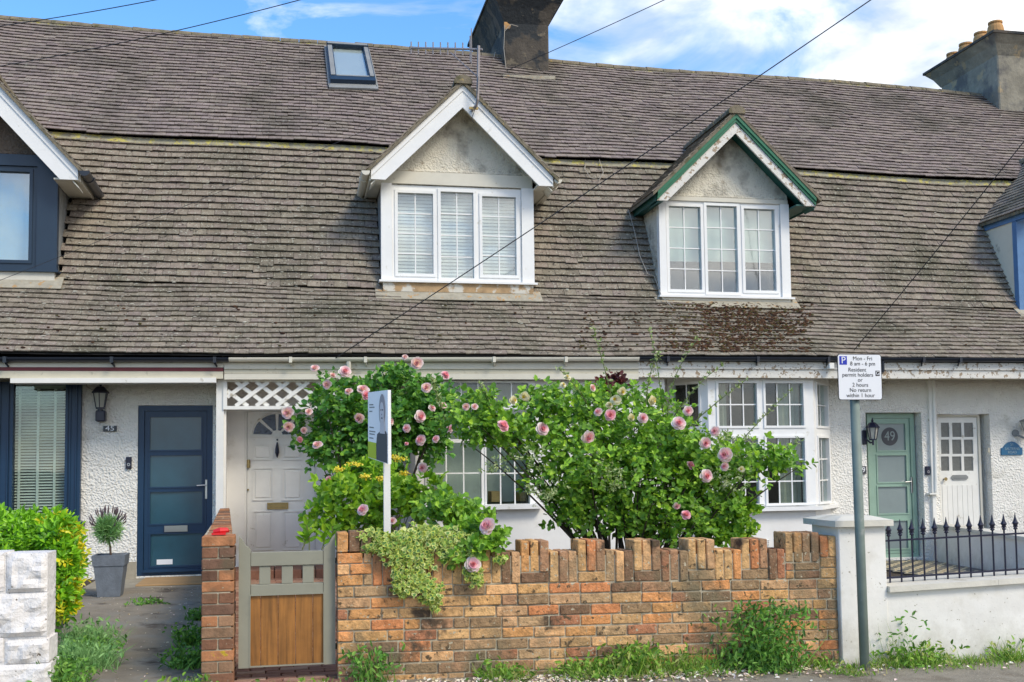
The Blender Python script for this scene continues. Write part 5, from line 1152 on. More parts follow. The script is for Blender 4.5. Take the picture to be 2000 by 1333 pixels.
for nm, pts_, m, h in (('printed_coat', [(.44, .01), (.97, .01), (.97, .40), (.90, .44), (.60, .42), (.48, .38), (.44, .25)], 'grey_dark', .004), ('printed_hair', el(.73, .72, .15, .235), 'grey_mid', .0045), ('printed_neck', [(.62, .40), (.88, .40), (.84, .62), (.66, .62)], 'grey_skin', .006), ('printed_face', el(.735, .69, .105, .15), 'grey_skin', .0075)):
    mb = MB(); ebpoly(mb, pts_, h-.001, h); mb.build(nm, m, eb)
mb = MB()
for cu, cv, ru, rv in ((.70, .73, .022, .012), (.785, .73, .022, .012), (.745, .615, .035, .012), (.74, .665, .012, .01)): ebpoly(mb, el(cu, cv, ru, rv, 10), .008, .009)
mb.build('printed_features', 'grey_dark', eb)
mb = MB()
for v, w__ in ((.80, .2), (.76, .26), (.70, .15), (.46, .22), (.40, .3), (.36, .26), (.30, .2)): ebpoly(mb, [(.08, v), (.08+w__, v), (.08+w__, v+.018), (.08, v+.018)], .001, .002)
mb.build('printed_lines', 'lead', eb)
st = W(742, 1010, 8.3); mb = MB(); tq = EBp(.62, 0, -.06); mb.bar((tq.x, tq.y, tq.z+.45), (tq.x, tq.y, .0), .05, .045, (0, 1, 0)); mb.build('stake', 'white_paint', eb)

# ------------------------------------------------------------------ foliage
LEAF = (np.array([(0, 0, 0), (0, .5, -.02), (0, 1, -.05), (-.46, .30, .10), (-.34, .74, .08), (.46, .30, .10), (.34, .74, .08)]), [(0, 1, 3), (1, 2, 4, 3), (0, 5, 1), (1, 5, 6, 2)])
BLADE = (np.array([(-.5, 0, 0), (.5, 0, 0), (-.3, .55, .06), (.3, .55, .06), (0, 1, .0)]), [(0, 1, 3, 2), (2, 3, 4)])
IVY = (np.array([(0, 0, 0), (-.5, .15, .05), (-.32, .5, .04), (-.12, .55, .02), (0, 1, -.05), (.12, .55, .02), (.32, .5, .04), (.5, .15, .05)]), [(0, 3, 2, 1), (0, 5, 4, 3), (0, 7, 6, 5)])
def unit(a): return a/np.maximum(np.linalg.norm(a, axis=1, keepdims=True), 1e-9)
class LB:
    def __init__(s): s.v = []; s.f = []; s.m = []; s.n = 0
    def add(s, T, P, D, Nn, L, Wd, mi=0):
        tv, tf = T; D = unit(D); Sd = unit(np.cross(D, Nn)); Nn = np.cross(Sd, D); n = len(P)
        L = np.broadcast_to(np.asarray(L, float).reshape(-1, 1, 1), (n, 1, 1)); Wd = np.broadcast_to(np.asarray(Wd, float).reshape(-1, 1, 1), (n, 1, 1))
        V = P[:, None]+Sd[:, None]*(tv[None, :, :1]*Wd)+D[:, None]*(tv[None, :, 1:2]*L)+Nn[:, None]*(tv[None, :, 2:3]*L)
        s.v.append(V.reshape(-1, 3)); k = len(tv)
        off = s.n+np.arange(n)*k
        for f in tf:
            s.f += (off[:, None]+np.array(f)[None]).tolist(); s.m += [mi]*n
        s.n += n*k
    def build(s, name, mats, parent):
        mb = MB(); mb.v = np.concatenate(s.v).tolist(); mb.f = s.f; mb.m = s.m; return mb.build(name, mats, parent)
def blobpts(blobs, n, clumps=14, spread=.33):
    """points in lumpy ellipsoids given by photo px centre/radii and depth: (px,py,rx,ry,Y,ry_depth,weight)"""
    out, cen = [], []
    wts = np.array([b[2]*b[3]*(b[6] if len(b) > 6 else 1) for b in blobs], float); wts /= wts.sum()
    for b, w__ in zip(blobs, wts):
        c = np.array(W(b[0], b[1], b[4])); sc = b[4]/ (F*.97); r = np.array([b[2]*sc, b[5], b[3]*sc]); m = int(n*w__)+1
        nc = max(3, int(clumps)); u = unit(rng.normal(size=(nc, 3)))*(rng.random((nc, 1))**.45)*.86
        idx = rng.integers(0, nc, m); p = u[idx]+rng.normal(size=(m, 3))*spread*.55
        l = np.linalg.norm(p, axis=1, keepdims=True); p = np.where(l > 1.12, p/l*(1.12*rng.random((m, 1))**.2), p)
        out.append(c+p*r); cen.append(np.repeat(c[None], m, 0))
    return np.concatenate(out), np.concatenate(cen)
def sprays(lb, P, C, leaf, n5=5, mi=0, up=.5, facing=.5, T=LEAF, wr=.72, mats=1):
    n = len(P); O = unit(P-C)
    D = unit(O*.8+np.array([0, -.25, up])+rng.normal(size=(n, 3))*.6)
    Nn = unit(np.array([0, -facing, .75])+O*.35+rng.normal(size=(n, 3))*.38)
    Sd = unit(np.cross(D, Nn)); Ls = leaf*(.6+.75*rng.random(n))
    lay = [(0, 1.0, 0), (.62, .55, .9), (.62, .55, -.9), (.18, .15, 1.1), (.18, .15, -1.1)][:n5]
    for (a, b, s) in lay:
        base = P+D*(Ls*2.0*a)[:, None]; dd = unit(D*(1 if s == 0 else .45)+Sd*s+rng.normal(size=(n, 3))*.18) if s else unit(D+rng.normal(size=(n, 3))*.15)
        if s == 0: base = P+D*(Ls*1.3)[:, None]
        nn_ = unit(Nn+rng.normal(size=(n, 3))*.25); lb.add(T, base, dd, nn_, Ls*(1.1 if s == 0 else .95), Ls*wr*(1.1 if s == 0 else 1), mi if mats == 1 else mi)
def stems(par, base, targets, m='cane', r0=.012, name='stem', bend=.25, one=True):
    mb = MB()
    for t in targets:
        b = Vector(base)+Vector((random.uniform(-.12, .12), random.uniform(-.08, .08), 0)); t = Vector(t); pts = []
        mid = b.lerp(t, .5)+Vector((random.uniform(-.1, .1), random.uniform(-.1, .05), bend*(t-b).length*.5))
        for i in range(9):
            u = i/8; pts.append(b*(1-u)**2+mid*2*u*(1-u)+t*u*u)
        mb.tube(pts, [r0*(1-.75*i/8) for i in range(9)], 5)
    return mb.build(name, m, par)
# rose blooms: layered cupped petals
def bloom_mesh(mats, seed, open_=1.0):
    rd = np.random.default_rng(seed); lb = LB()
    T = (np.array([(-.2, 0, 0), (.2, 0, 0), (-.52, .45, .12), (.52, .45, .12), (-.42, .85, .05), (.42, .85, .05), (-.15, 1.02, -.05), (.15, 1.02, -.05), (0, .5, -.10), (0, .9, -.1)]), [(0, 1, 8), (0, 8, 2), (1, 3, 8), (2, 8, 9, 4), (8, 3, 5, 9), (4, 9, 6), (6, 9, 7), (9, 5, 7)])
    for ring, (cnt, tilt, L, r, z, mi) in enumerate(((6, 5*open_, .058, .003, -.012, 2), (6, 25, .052, .002, -.008, 2), (6, 45, .045, .003, -.003, 1), (5, 62, .036, .004, .003, 1), (5, 76, .028, .004, .008, 0), (4, 86, .020, .003, .012, 0))):
        for j in range(cnt):
            a = 2*math.pi*(j+.5*(ring % 2))/cnt+rd.normal()*.12; t = math.radians(tilt+rd.normal()*5)
            o = np.array([math.cos(a), math.sin(a), 0]); D = o*math.cos(t)+np.array([0, 0, 1])*math.sin(t); Nn = -o*math.sin(t)+np.array([0, 0, 1])*math.cos(t)
            lb.add(T, (o*r+np.array([0, 0, z]))[None], D[None], Nn[None], L*(1+rd.normal()*.08), L*1.15, mi)
    me = bpy.data.meshes.new('rose_bloom'); me.from_pydata(np.concatenate(lb.v).tolist(), [], lb.f)
    for m in mats: me.materials.append(MATS[m])
    me.polygons.foreach_set('material_index', lb.m); me.polygons.foreach_set('use_smooth', [True]*len(lb.f)); me.update(); return me
BL = {'p': bloom_mesh(('petal_deep', 'petal_mid', 'petal_pale'), 1), 'd': bloom_mesh(('petal_deep', 'petal_deep', 'petal_mid'), 2), 'a': bloom_mesh(('petal_mid', 'petal_peach', 'petal_pale'), 3, 4), 'w': bloom_mesh(('petal_yellow', 'petal_white', 'petal_white'), 4)}
def blooms(par, lst, Y, jit=.1):
    for (px, py, k, s) in lst:
        p = W(px, py, Y+random.uniform(-jit, jit)); o = bpy.data.objects.new('rose_bloom', BL[k]); COL.objects.link(o); o.parent = par
        o.location = p-wloc(par)
        d = Vector((random.uniform(-1.1, .9), -1, random.uniform(-.5, 1.0))); q = d.to_track_quat('Z', 'Y'); o.rotation_euler = q.to_euler(); s *= random.uniform(.55, .95); o.scale = (s, s, s)
# --- the big rose bush
YB_ = 8.55
rb = thing('rose_bush', W(1240, 1075, YB_), 'large arching rose bush with pink blooms filling the middle of the front garden', 'rose bush')
bl = [(1000, 842, 100, 42, 8.5, .35), (1115, 830, 110, 72, 8.6, .5), (1245, 845, 115, 72, 8.6, .5), (1135, 915, 90, 72, 8.5, .5), (1250, 950, 125, 90, 8.5, .55), (1350, 890, 90, 65, 8.5, .5), (1365, 975, 75, 65, 8.5, .45), (1450, 905, 65, 42, 8.4, .35),
      (1515, 905, 50, 26, 8.3, .25), (1190, 1020, 75, 42, 8.5, .4), (1310, 1030, 70, 40, 8.4, .4), (1060, 775, 42, 26, 8.6, .25), (925, 815, 58, 42, 8.5, .3), (1165, 775, 50, 22, 8.7, .2), (1250, 775, 40, 16, 8.7, .2), (940, 790, 35, 20, 8.5, .2), (1395, 1000, 45, 42, 8.4, .3), (1120, 965, 60, 35, 8.5, .3), (1095, 1005, 40, 26, 8.5, .25), (1050, 935, 30, 30, 8.5, .2, .7)]
P, C = blobpts(bl, 4200, 26, .5)
lb = LB(); sprays(lb, P, C, .045, wr=.8); lb.build('foliage', 'rose_leaf', rb)
tg_ = [P[i] for i in rng.integers(0, len(P), 75)]
stems(rb, (rb.location.x-.05, YB_, .15), tg_, 'cane', .014)
# arching shoots with small leaves above the bush
lb = LB(); mbs = MB()
SH = [((1210, 860), (1190, 740), (1172, 692), (1160, 645)), ((1300, 860), (1290, 760), (1285, 700), (1268, 648)), ((1310, 870), (1290, 780), (1320, 720), (1362, 662)), ((1300, 840), (1330, 790), (1362, 745), (1410, 715)), ((1420, 890), (1470, 840), (1500, 800), (1545, 765)),
      ((1330, 850), (1380, 800), (1420, 770), (1458, 742)), ((1260, 820), (1262, 740), (1275, 705), (1290, 690)), ((1180, 850), (1140, 770), (1110, 735), (1092, 722)), ((1450, 900), (1510, 880), (1545, 880), (1560, 860)), ((870, 820), (855, 780), (850, 760), (845, 742)), ((1000, 830), (960, 790), (945, 775), (938, 752))]
for sh in SH:
    q = [W(x, y, 8.45-.05*i) for i, (x, y) in enumerate(sh)]; pts = []
    for i in range(13):
        u = i/12; a = (1-u)**3; b = 3*u*(1-u)**2; c = 3*u*u*(1-u); d = u**3; pts.append(q[0]*a+q[1]*b+q[2]*c+q[3]*d)
    mbs = MB(); mbs.tube(pts, [.006*(1-.7*i/12) for i in range(13)], 5); mbs.build('shoot', 'greencane', rb)
    base = np.array([pts[i] for i in range(3, 13) for _ in range(5)])+rng.normal(size=(50, 3))*.008
    D = unit(rng.normal(size=(50, 3))*.9+np.array([0, -.1, .7])); lb.add(LEAF, base, D, unit(rng.normal(size=(50, 3))*.5+np.array([0, -.6, .6])), .034*(.7+.6*rng.random(50)), .017, 0)
lb.build('shoot_leaves', 'pale_leaf', rb)
P, C = blobpts([(1435, 1005, 36, 46, 8.5, .3), (1405, 1050, 34, 16, 8.3, .2)], 230, 14, .45); lb = LB(); sprays(lb, P, C, .045, wr=.8); lb.build('low_foliage', 'lime_leaf', rb)
P, C = blobpts([(1010, 905, 70, 25, 8.1, .1), (1200, 920, 60, 40, 8.05, .1), (1420, 870, 60, 30, 8.1, .1), (1060, 960, 60, 30, 8.1, .1), (1420, 930, 50, 30, 8.1, .1)], 220, 10)
lb = LB(); sprays(lb, P, C, .026, wr=.5); lb.build('small_leaves', 'pale_leaf', rb)
Ya = 8.05
blooms(rb, [(1003, 782, 'w', .9), (1024, 775, 'w', .8), (927, 795, 'a', .8), (983, 832, 'd', 1.0), (1060, 838, 'p', 1.0), (1149, 855, 'p', 1.1), (1168, 805, 'p', 1.0), (1192, 811, 'd', .9), (1233, 816, 'w', .9), (1256, 817, 'p', 1.0), (1326, 827, 'p', 1.2), (1157, 758, 'a', .9), (1344, 803, 'p', .75), (1396, 843, 'p', 1.0), (1378, 866, 'p', .9), (1416, 889, 'p', 1.1),
    (1349, 909, 'd', 1.1), (1415, 912, 'p', .9), (1380, 930, 'p', 1.25), (1322, 989, 'p', .8), (1340, 1006, 'd', .9), (1108, 737, 'w', .8), (1202, 781, 'w', .8), (1274, 783, 'w', .8), (1215, 765, 'w', .7), (1190, 792, 'w', .6), (1100, 752, 'w', .6), (951, 1029, 'p', 1.25), (1448, 917, 'w', .5), (1262, 895, 'w', .5), (910, 795, 'a', .7)], Ya)
blooms(rb, [(951, 1028, 'p', 1.25), (924, 1103, 'p', 1.05)], 7.30, .0)
# trailing stems low left of the bush
P, C = blobpts([(905, 1020, 55, 26, 8.0, .2), (935, 1050, 42, 36, 7.5, .12), (865, 985, 45, 22, 8.0, .2), (912, 1082, 26, 16, 7.35, .06)], 420, 14)
lb = LB(); sprays(lb, P, C, .046, wr=.8); lb.build('trailing_foliage', 'rose_leaf', rb)
# --- climbing rose by the porch
cr_ = thing('climbing_rose', W(760, 1040, 12.3), 'climbing rose with peach pink blooms growing up beside the lattice porch', 'climbing rose')
bl = [(655, 795, 50, 38, 12.4, .3), (700, 845, 62, 55, 12.4, .35), (640, 868, 48, 36, 12.4, .3), (735, 900, 62, 48, 12.4, .3), (785, 755, 62, 36, 12.6, .3), (805, 815, 66, 58, 12.4, .35), (846, 765, 30, 24, 12.5, .2), (700, 925, 48, 38, 12.4, .3), (848, 860, 40, 45, 12.3, .3), (720, 780, 40, 35, 12.5, .25), (600, 835, 26, 18, 12.4, .15), (655, 745, 22, 12, 12.5, .1), (760, 850, 60, 50, 12.3, .3), (860, 800, 36, 26, 12.3, .2)]
P, C = blobpts(bl, 2100, 20, .4); lb = LB(); sprays(lb, P, C, .062, wr=.8); lb.build('foliage', 'climber_leaf', cr_)
stems(cr_, (W(735, 1040, 12.5).x, 12.5, .18), [P[i] for i in rng.integers(0, len(P), 34)], 'cane', .016, bend=.1)
blooms(cr_, [(615, 720, 'a', 1.0), (650, 734, 'a', 1.2), (674, 726, 'p', 1.6), (639, 752, 'a', 1.1), (681, 765, 'a', 1.2), (709, 762, 'a', 1.5), (715, 772, 'd', 1.0), (562, 807, 'a', 1.5), (603, 805, 'a', 1.3), (564, 834, 'a', 1.6), (594, 841, 'a', .8), (586, 859, 'd', 1.0), (620, 870, 'a', 1.4), (702, 817, 'a', 1.4), (762, 824, 'a', 1.0), (794, 837, 'p', 1.3), (794, 867, 'd', .6), (791, 698, 'a', .9), (814, 710, 'a', 1.6),
    (870, 733, 'd', 1.0), (833, 758, 'a', 1.4), (844, 797, 'p', 1.2), (865, 793, 'a', 1.3), (821, 814, 'p', 1.5), (879, 838, 'p', 1.3), (821, 860, 'p', 1.2), (851, 858, 'p', 1.1)], 11.95)
# --- lime green shrub under it
ls = thing('shrub', W(720, 1060, 9.6), 'yellow green leafy shrub with flat yellow flower heads beside the estate board', 'shrub')
bl = [(680, 985, 62, 52, 9.6, .4), (745, 955, 55, 50, 9.7, .4), (775, 1005, 58, 48, 9.5, .4), (645, 1020, 38, 34, 9.5, .25), (705, 1035, 55, 24, 9.4, .3), (830, 975, 32, 40, 9.5, .25), (700, 920, 30, 20, 9.8, .2)]
P, C = blobpts(bl, 950, 14); lb = LB(); sprays(lb, P, C, .060, n5=3, up=.8); lb.build('foliage', 'lime_leaf', ls)
stems(ls, (ls.location.x, 9.7, .15), [P[i] for i in rng.integers(0, len(P), 30)], 'greencane', .009, bend=.05)
for (x, y, r) in ((763, 893, .07), (780, 897, .06), (692, 907, .06), (662, 917, .05), (790, 926, .04), (713, 932, .045), (745, 935, .04)):
    p = W(x, y, 9.2); lb = LB(); n = 60; P_ = np.array(p)+rng.normal(size=(n, 3))*np.array([r*.5, r*.5, .008]); lb.add(LEAF, P_, unit(rng.normal(size=(n, 3))), unit(rng.normal(size=(n, 3))*.3+np.array([0, -.3, 1])), .02, .018, 0); lb.build('flower_head', 'petal_yellow', ls)
blooms(ls, [], 9)
blooms(cr_, [(645, 940, 'd', 1.2), (641, 961, 'd', .9)], 11.9)
blooms(rb, [(708, 996, 'p', 1.1), (825, 914, 'p', .9), (766, 1018, 'a', .8), (750, 1050, 'a', .7)], 8.9)
# young sprigs behind the gate
yp = thing('young_plant', W(612, 1076, 8.6), 'young plant with a few large pointed leaves just behind the garden gate', 'plant')
mb = MB(); lb = LB()
for (x, y, h) in ((604, 1076, 50), (628, 1076, 36), (650, 1072, 44), (590, 1074, 30)):
    a, b = W(x, y, 8.5), W(x+random.uniform(-8, 12), y-h, 8.5); mb.tube([a, a.lerp(b, .5)+Vector((.01, 0, 0)), b], .005, 5)
    for k in range(7):
        p = np.array(a.lerp(b, .35+.65*k/6)); lb.add(LEAF, p[None], unit(np.array([[math.cos(k*2.4), -.3, .7]])+rng.normal(size=(1, 3))*.2), unit(np.array([[0, -.7, .6]])), .085, .045, 0)
mb.build('stem', 'greencane', yp); lb.build('leaves', 'lime_leaf', yp)
# purple leaved plant behind
pp = thing('purple_shrub', W(1185, 790, 11.5), 'dark purple leaved shrub showing above the rose bush by the wall', 'shrub')
P, C = blobpts([(1185, 758, 32, 24, 11.5, .2)], 150, 10); lb = LB(); sprays(lb, P, C, .05); lb.build('foliage', 'purple_leaf', pp); stems(pp, (pp.location.x, 11.5, .15), [P[i] for i in range(8)], 'cane', .01)
# --- variegated ivy over the wall
iv = thing('variegated_ivy', W(800, 1060, 7.5), 'cream and green variegated ivy spilling over the brick wall beside the gate', 'ivy')
bl = [(770, 1062, 60, 22, 7.42, .12), (850, 1052, 60, 20, 7.42, .12), (800, 1088, 48, 34, 7.34, .05), (800, 1125, 34, 32, 7.33, .045), (785, 1150, 24, 16, 7.33, .04), (838, 1152, 26, 26, 7.33, .04), (850, 1182, 9, 12, 7.34, .03), (905, 1062, 48, 18, 7.40, .08), (925, 1118, 20, 26, 7.33, .04), (925, 1080, 10, 22, 7.33, .03), (722, 1048, 26, 16, 7.42, .08), (745, 1070, 26, 16, 7.36, .05), (975, 1090, 14, 6, 7.35, .03), (880, 1085, 20, 14, 7.35, .04), (830, 1040, 40, 16, 7.5, .12)]
P, C = blobpts(bl, 2900, 26, .5); n = len(P); D = unit(rng.normal(size=(n, 3))*np.array([.8, .2, .6])+np.array([0, -.25, -.6])); Nn = unit(rng.normal(size=(n, 3))*.4+np.array([0, -.9, .45])); L_ = .038*(.6+.8*rng.random(n)); lb = LB()
lb.add(IVY, P, D, Nn, L_, L_*.95, 0); lb.add(IVY, P+Nn*.0016+D*(L_*.12)[:, None], D, Nn, L_*.68, L_*.52, 1); lb.build('leaves', ['ivy_cream', 'ivy_green'], iv)
mb = MB()
for (x0_, y0_, x1_, y1_) in ((740, 1050, 790, 1160), (800, 1045, 850, 1190), (850, 1045, 838, 1150), (900, 1055, 928, 1135), (930, 1060, 985, 1095), (780, 1050, 805, 1150)):
    mb.tube([W(x0_, y0_, 7.42), W((x0_+x1_)/2+6, (y0_+y1_)/2-20, 7.37), W(x1_, y1_, 7.37)], .004, 5)
mb.build('stems', 'cane', iv)
# --- hedge on the left
hg = thing('hedge', W(60, 1150, 9), 'bright green clipped hedge with golden yellow variegated right hand side', 'hedge')
bl = [(-30, 1062, 60, 44, 9.2, .6), (40, 1066, 60, 46, 9.2, .6), (92, 1066, 46, 44, 9.1, .5), (85, 1125, 50, 52, 9.0, .5), (118, 1110, 26, 56, 8.9, .45), (108, 1172, 32, 34, 8.8, .4), (10, 1032, 50, 14, 9.2, .5), (80, 1030, 45, 14, 9.2, .5)]
P, C = blobpts(bl, 3600, 26, .5); lb = LB(); m_ = rng.random(len(P)) > .04; sprays(lb, P[m_], C[m_], .047, n5=5, up=.9, T=LEAF, wr=.48); lb.build('green_leaves', 'hedge_leaf', hg)
bl = [(134, 1046, 10, 20, 8.75, .3), (146, 1090, 5, 32, 8.65, .3), (138, 1150, 8, 28, 8.6, .3), (120, 1192, 14, 12, 8.5, .25), (112, 1022, 12, 5, 8.8, .3)]
P, C = blobpts(bl, 420, 24, .5); lb = LB(); sprays(lb, P, C, .040, n5=5, up=.9, wr=.5); lb.build('yellow_leaves', 'yellow_leaf', hg)
P, C = blobpts([(112, 1055, 18, 30, 8.55, .15), (124, 1110, 16, 36, 8.5, .15), (116, 1165, 14, 30, 8.45, .12)], 520, 20, .5); lb = LB(); sprays(lb, P, C, .05, n5=5, up=.9, wr=.48); lb.build('green_leaves', 'hedge_leaf', hg)
stems(hg, (hg.location.x, 9.1, .1), [P[i] for i in rng.integers(0, len(P), 20)], 'bark', .012)
# --- low lavender and leafy growth beside the path
def tuft(name, px, py, Y, w_px, h_px, n, m, label, cat='weed', wd=.006, spread=.5, grp=None, leafy=0):
    b0 = W(px, py, Y); b0.z = gz(b0.x, b0.y)+.005; t = thing(name, b0, label, cat, grp); sc = Y/(F*.97); w_, h_ = w_px*sc, h_px*sc; lb = LB()
    base = np.array(b0)+rng.normal(size=(n, 3))*np.array([w_*.28, min(.10, w_*.28), 0]); D = unit(np.array([0, 0, 1.0])+rng.normal(size=(n, 3))*np.array([spread, spread, .1]))
    lb.add(BLADE, base, D, unit(rng.normal(size=(n, 3))*.6+np.array([0, -1, .2])), h_*(.45+.6*rng.random(n)), wd, 0)
    if leafy:
        k = leafy; q = base[rng.integers(0, n, k)]+(D[rng.integers(0, n, k)])*(h_*rng.random(k)**.8)[:, None]; lb.add(LEAF, q, unit(rng.normal(size=(k, 3))+np.array([0, -.3, .2])), unit(rng.normal(size=(k, 3))*.5+np.array([0, -.6, .7])), .045*(.6+.8*rng.random(k)), .022, 0)
    lb.build('leaves', m, t); return t
tuft('lavender', 172, 1195, 8.9, 75, 60, 700, 'lavender_leaf', 'grey green lavender clump in front of the plant pot beside the asphalt path', 'lavender', .006, .6, None, 200)
tuft('lavender', 150, 1260, 8.2, 100, 60, 1000, 'lavender_leaf', 'large grey green lavender clump at the foot of the yellow hedge', 'lavender', .006, .8, None, 260)
tuft('weed_clump', 165, 1235, 8.5, 80, 40, 120, 'weed', 'leafy green weeds along the left edge of the asphalt path', 'weed', .01, .8, None, 380)
tuft('weed_clump', 128, 1318, 7.5, 60, 60, 160, 'weed', 'tangle of green weeds at the foot of the painted stone pier', 'weed', .01, .8, None, 380)
tuft('weed_clump', 372, 1225, 9.0, 40, 40, 110, 'weed', 'leafy weeds beside the red brick wall halfway down the path', 'weed', .01, .8, None, 260)
tuft('weed_clump', 368, 1278, 8.1, 50, 45, 110, 'weed', 'broad leaved weeds at the base of the red brick pier', 'weed', .012, .7, None, 240)
tuft('weed_clump', 350, 1330, 7.1, 75, 42, 260, 'grass', 'bright grass and weeds at the bottom of the asphalt path', 'weed', .008, .8, None, 160)
tuft('weed_clump', 385, 1185, 10.2, 26, 22, 80, 'weed', 'small weeds low against the red brick wall near the doorstep', 'weed', .01, .8, None, 120)
tuft('weed_clump', 290, 1150, 11.3, 55, 9, 80, 'weed', 'thin line of weeds along the front of the concrete doorstep', 'weed', .01, .8, None, 90)
# lavender standard in a pot
pw = W(216, 1144, 11.9); zb0 = gz(pw.x, 11.9)+.012
po = thing('potted_plant', (pw.x, 11.9, zb0), 'clipped lavender standard in a square grey pot on the step', 'potted plant')
s_t, s_b, hh = .155, .11, W(216, 1083, 11.9).z-zb0
def sqr2(r, z, o=0): return [(pw.x+a*r, 11.9+b*r, zb0+z) for a, b in ((-1, -1), (1, -1), (1, 1), (-1, 1))]
mb = MB(); mb.tube_rings([sqr2(s_b, 0), sqr2(s_b+.035, hh*.72), sqr2(s_b+.037, hh*.74), sqr2(s_t, hh*.745), sqr2(s_t+.01, hh), sqr2(s_t-.015, hh+.001), sqr2(s_t-.02, hh-.03)]); mb.build('pot', 'pot_grey', po)
mb = MB(); mb.tube_rings([sqr2(s_t-.022, hh-.04), sqr2(s_t-.022, hh-.028)]); mb.build('soil', 'soil', po)
tb, tt = Vector((pw.x, 11.9, zb0+hh-.03)), W(209, 1042, 11.9)
mb = MB(); mb.tube([tb, tb.lerp(tt, .5)+Vector((.01, 0, 0)), tt], .011, 6); mb.build('trunk', 'bark', po)
c = np.array(W(211, 1034, 11.9)); n = 2400; O = unit(rng.normal(size=(n, 3))); lb = LB(); lb.add(BLADE, c+O*rng.random((n, 1))*.135, unit(O+rng.normal(size=(n, 3))*.4+np.array([0, 0, .35])), unit(rng.normal(size=(n, 3))), .075*(.5+.7*rng.random(n)), .009, 0); lb.build('foliage', 'lavender_leaf', po)
for i in range(42):
    mb = MB()
    o = Vector((random.gauss(0, 1), random.gauss(0, .8), abs(random.gauss(0, 1))*.9+.1)).normalized(); p = Vector(c)+o*.17; mb.tube([p, p+o*.03+Vector((0, 0, .015)), p+o*.045+Vector((0, 0, .04))], [.004, .008, .003], 5); mb.build('flower_spike', 'lavender_flower', po)
# --- weeds at the foot of the front wall
YWd = 7.28
tuft('weed_clump', 1488, 1312, YWd, 115, 135, 70, 'weed', 'tall bushy weed climbing the brick wall near its right end', 'weed', .008, .35, 'weeds along the wall foot', 1150)
tuft('weed_clump', 1480, 1316, YWd, 150, 60, 160, 'weed', 'low spreading weeds at the base of the tall bushy weed', 'weed', .008, .9, 'weeds along the wall foot', 500)
tuft('weed_clump', 1238, 1316, YWd, 90, 60, 300, 'grass', 'dense bright green clump of weeds right of the middle of the brick wall', 'weed', .008, .5, 'weeds along the wall foot', 500)
tuft('weed_clump', 1150, 1318, YWd, 100, 40, 300, 'grass', 'low grassy clump left of the dense green weeds under the brick wall', 'weed', .008, .8, 'weeds along the wall foot', 260)
tuft('weed_clump', 985, 1326, YWd, 90, 42, 240, 'grass', 'spiky grass tuft against the wall below the ivy and roses', 'weed', .007, .8, 'weeds along the wall foot', 120)
tuft('weed_clump', 718, 1325, YWd, 75, 70, 60, 'weed', 'sparse dark weed growing up the left end of the brick wall', 'weed', .006, .4, 'weeds along the wall foot', 200)
tuft('weed_clump', 1350, 1316, YWd, 120, 58, 240, 'grass', 'straggly yellowish grass between two weed clumps at the wall', 'weed', .006, .7, 'weeds along the wall foot', 120)
tuft('weed_clump', 1600, 1306, YWd, 60, 32, 120, 'grass', 'small grass tuft where brick wall meets white pier', 'weed', .006, .7, 'weeds along the wall foot', 40)
tuft('weed_clump', 1790, 1310, YWd-.05, 150, 50, 240, 'grass', 'mixed weeds right of the parking sign post by the white wall', 'weed', .006, .9, 'weeds along the wall foot', 320)
tuft('weed_clump', 1755, 1310, YWd-.05, 90, 110, 30, 'weed', 'thin seeding stalks standing against the low white wall', 'weed', .004, .35, 'weeds along the wall foot', 60)
tuft('weed_clump', 1975, 1304, YWd, 70, 50, 200, 'grass', 'grassy clump at the far right foot of the white wall', 'weed', .007, .8, 'weeds along the wall foot', 60)
tuft('weed_clump', 592, 1330, 7.1, 110, 30, 120, 'grass', 'sparse grass in front of the garden gate', 'weed', .006, .8, 'weeds along the wall foot', 30)
tuft('weed_clump', 1660, 1330, 7.0, 70, 22, 130, 'grass', 'short grass tuft at the base of the sign post', 'weed', .006, .9, 'weeds along the wall foot', 20)
lb = LB(); n = 5200; X = rng.uniform(-1.6, 6.4, n); Yy = 7.35-np.abs(rng.normal(size=n))*.16; keep = (np.sin(X*3.1)+np.sin(X*7.7+1)*.7+rng.normal(size=n)*.5 > .15) & (X > 1.2); X, Yy = X[keep], Yy[keep]; n = len(X)
P = np.stack([X, Yy, np.array([gz(a, b)+.006 for a, b in zip(X, Yy)])], 1); lb.add(BLADE, P, unit(np.array([0, -.1, 1.])+rng.normal(size=(n, 3))*.5), unit(rng.normal(size=(n, 3))*.6+np.array([0, -1, .2])), .03+.05*rng.random(n), .006, 0)
o = lb.build('grass', 'grass', None); o['kind'] = 'stuff'
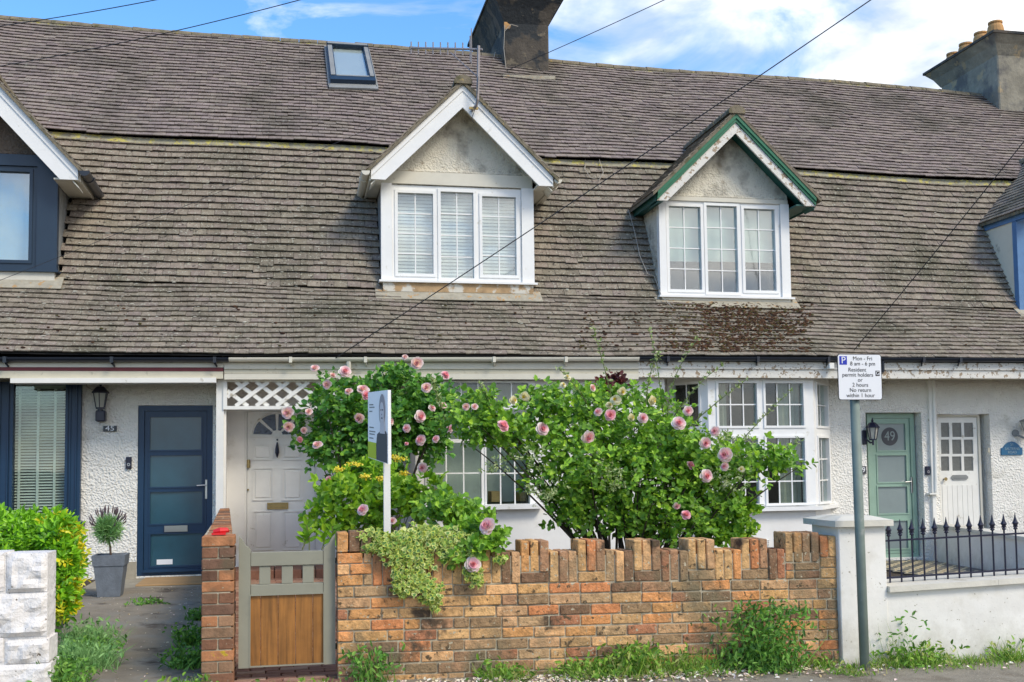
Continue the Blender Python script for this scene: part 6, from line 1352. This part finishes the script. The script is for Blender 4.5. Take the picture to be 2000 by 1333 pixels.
lb = LB(); n = 1500; X = np.concatenate([rng.normal(2.1, .9, n), rng.uniform(-1, 6.2, 260)]); n = len(X); Yy = 7.3-np.abs(rng.normal(size=n))*.17; P = np.stack([X, Yy, np.array([gz(a, b)+.012 for a, b in zip(X, Yy)])+rng.random(n)*.012], 1)
lb.add(LEAF, P, unit(rng.normal(size=(n, 3))*np.array([1, 1, .25])), unit(rng.normal(size=(n, 3))*.35+np.array([0, 0, 1])), .028*(.5+rng.random(n)), .022, 0); o = lb.build('fallen_petals', 'debris', None); o['kind'] = 'stuff'
lb = LB(); n = 500; X = rng.uniform(-2.2, -.5, n); Yy = rng.uniform(7.2, 12.6, n); P = np.stack([X, Yy, np.array([gz(a, b)+.016 for a, b in zip(X, Yy)])], 1)
lb.add(LEAF, P, unit(rng.normal(size=(n, 3))*np.array([1, 1, .1])), unit(rng.normal(size=(n, 3))*.3+np.array([0, 0, 1])), .02*(.5+rng.random(n)), .012, 0); o = lb.build('fallen_leaves', 'debris', None); o['kind'] = 'stuff'
# --- moss and lichen on the tiles
def crust(name, spots, m, rr, flat):
    mb = MB()
    for (x, y) in spots:
        p = WR(x, y, .045)
        if p.y > YK-.05 and any(e[0]-.1 < p.x < e[1]+.1 and p.z < e[3]-abs(p.x-e[4])*e[5] for e in ex): continue
        r = rr*random.uniform(.4, 1.3); mb.blob(p, (r*random.uniform(.8, 1.5), r*flat, r*flat*1.2), 6, 4, 0, .25)
    o = mb.build(name, m, None); o['kind'] = 'stuff'; return o
sp = [(1435+random.uniform(-1, 1)*150, 640+random.uniform(-52, 52)) for _ in range(4600)]
sp = [q for q in sp if noise.noise(Vector((q[0]/30, q[1]/9, 0)))*1.1+.95-abs(q[0]-1435)/210 > random.random()*.8]+[(random.uniform(1130, 1330), random.uniform(610, 688)) for _ in range(160)]+[(random.uniform(0, 1950), random.uniform(600, 688)) for _ in range(120)]
sp = [q for q in sp if 596 < q[1] < 692]
crust('moss', sp, 'moss', .017, .5)
crust('lichen', [(random.uniform(0, 1990), random.uniform(300, 688)) for _ in range(500)]+[(random.gauss(610, 120), random.gauss(480, 60)) for _ in range(160)], 'lichen', .019, .18)
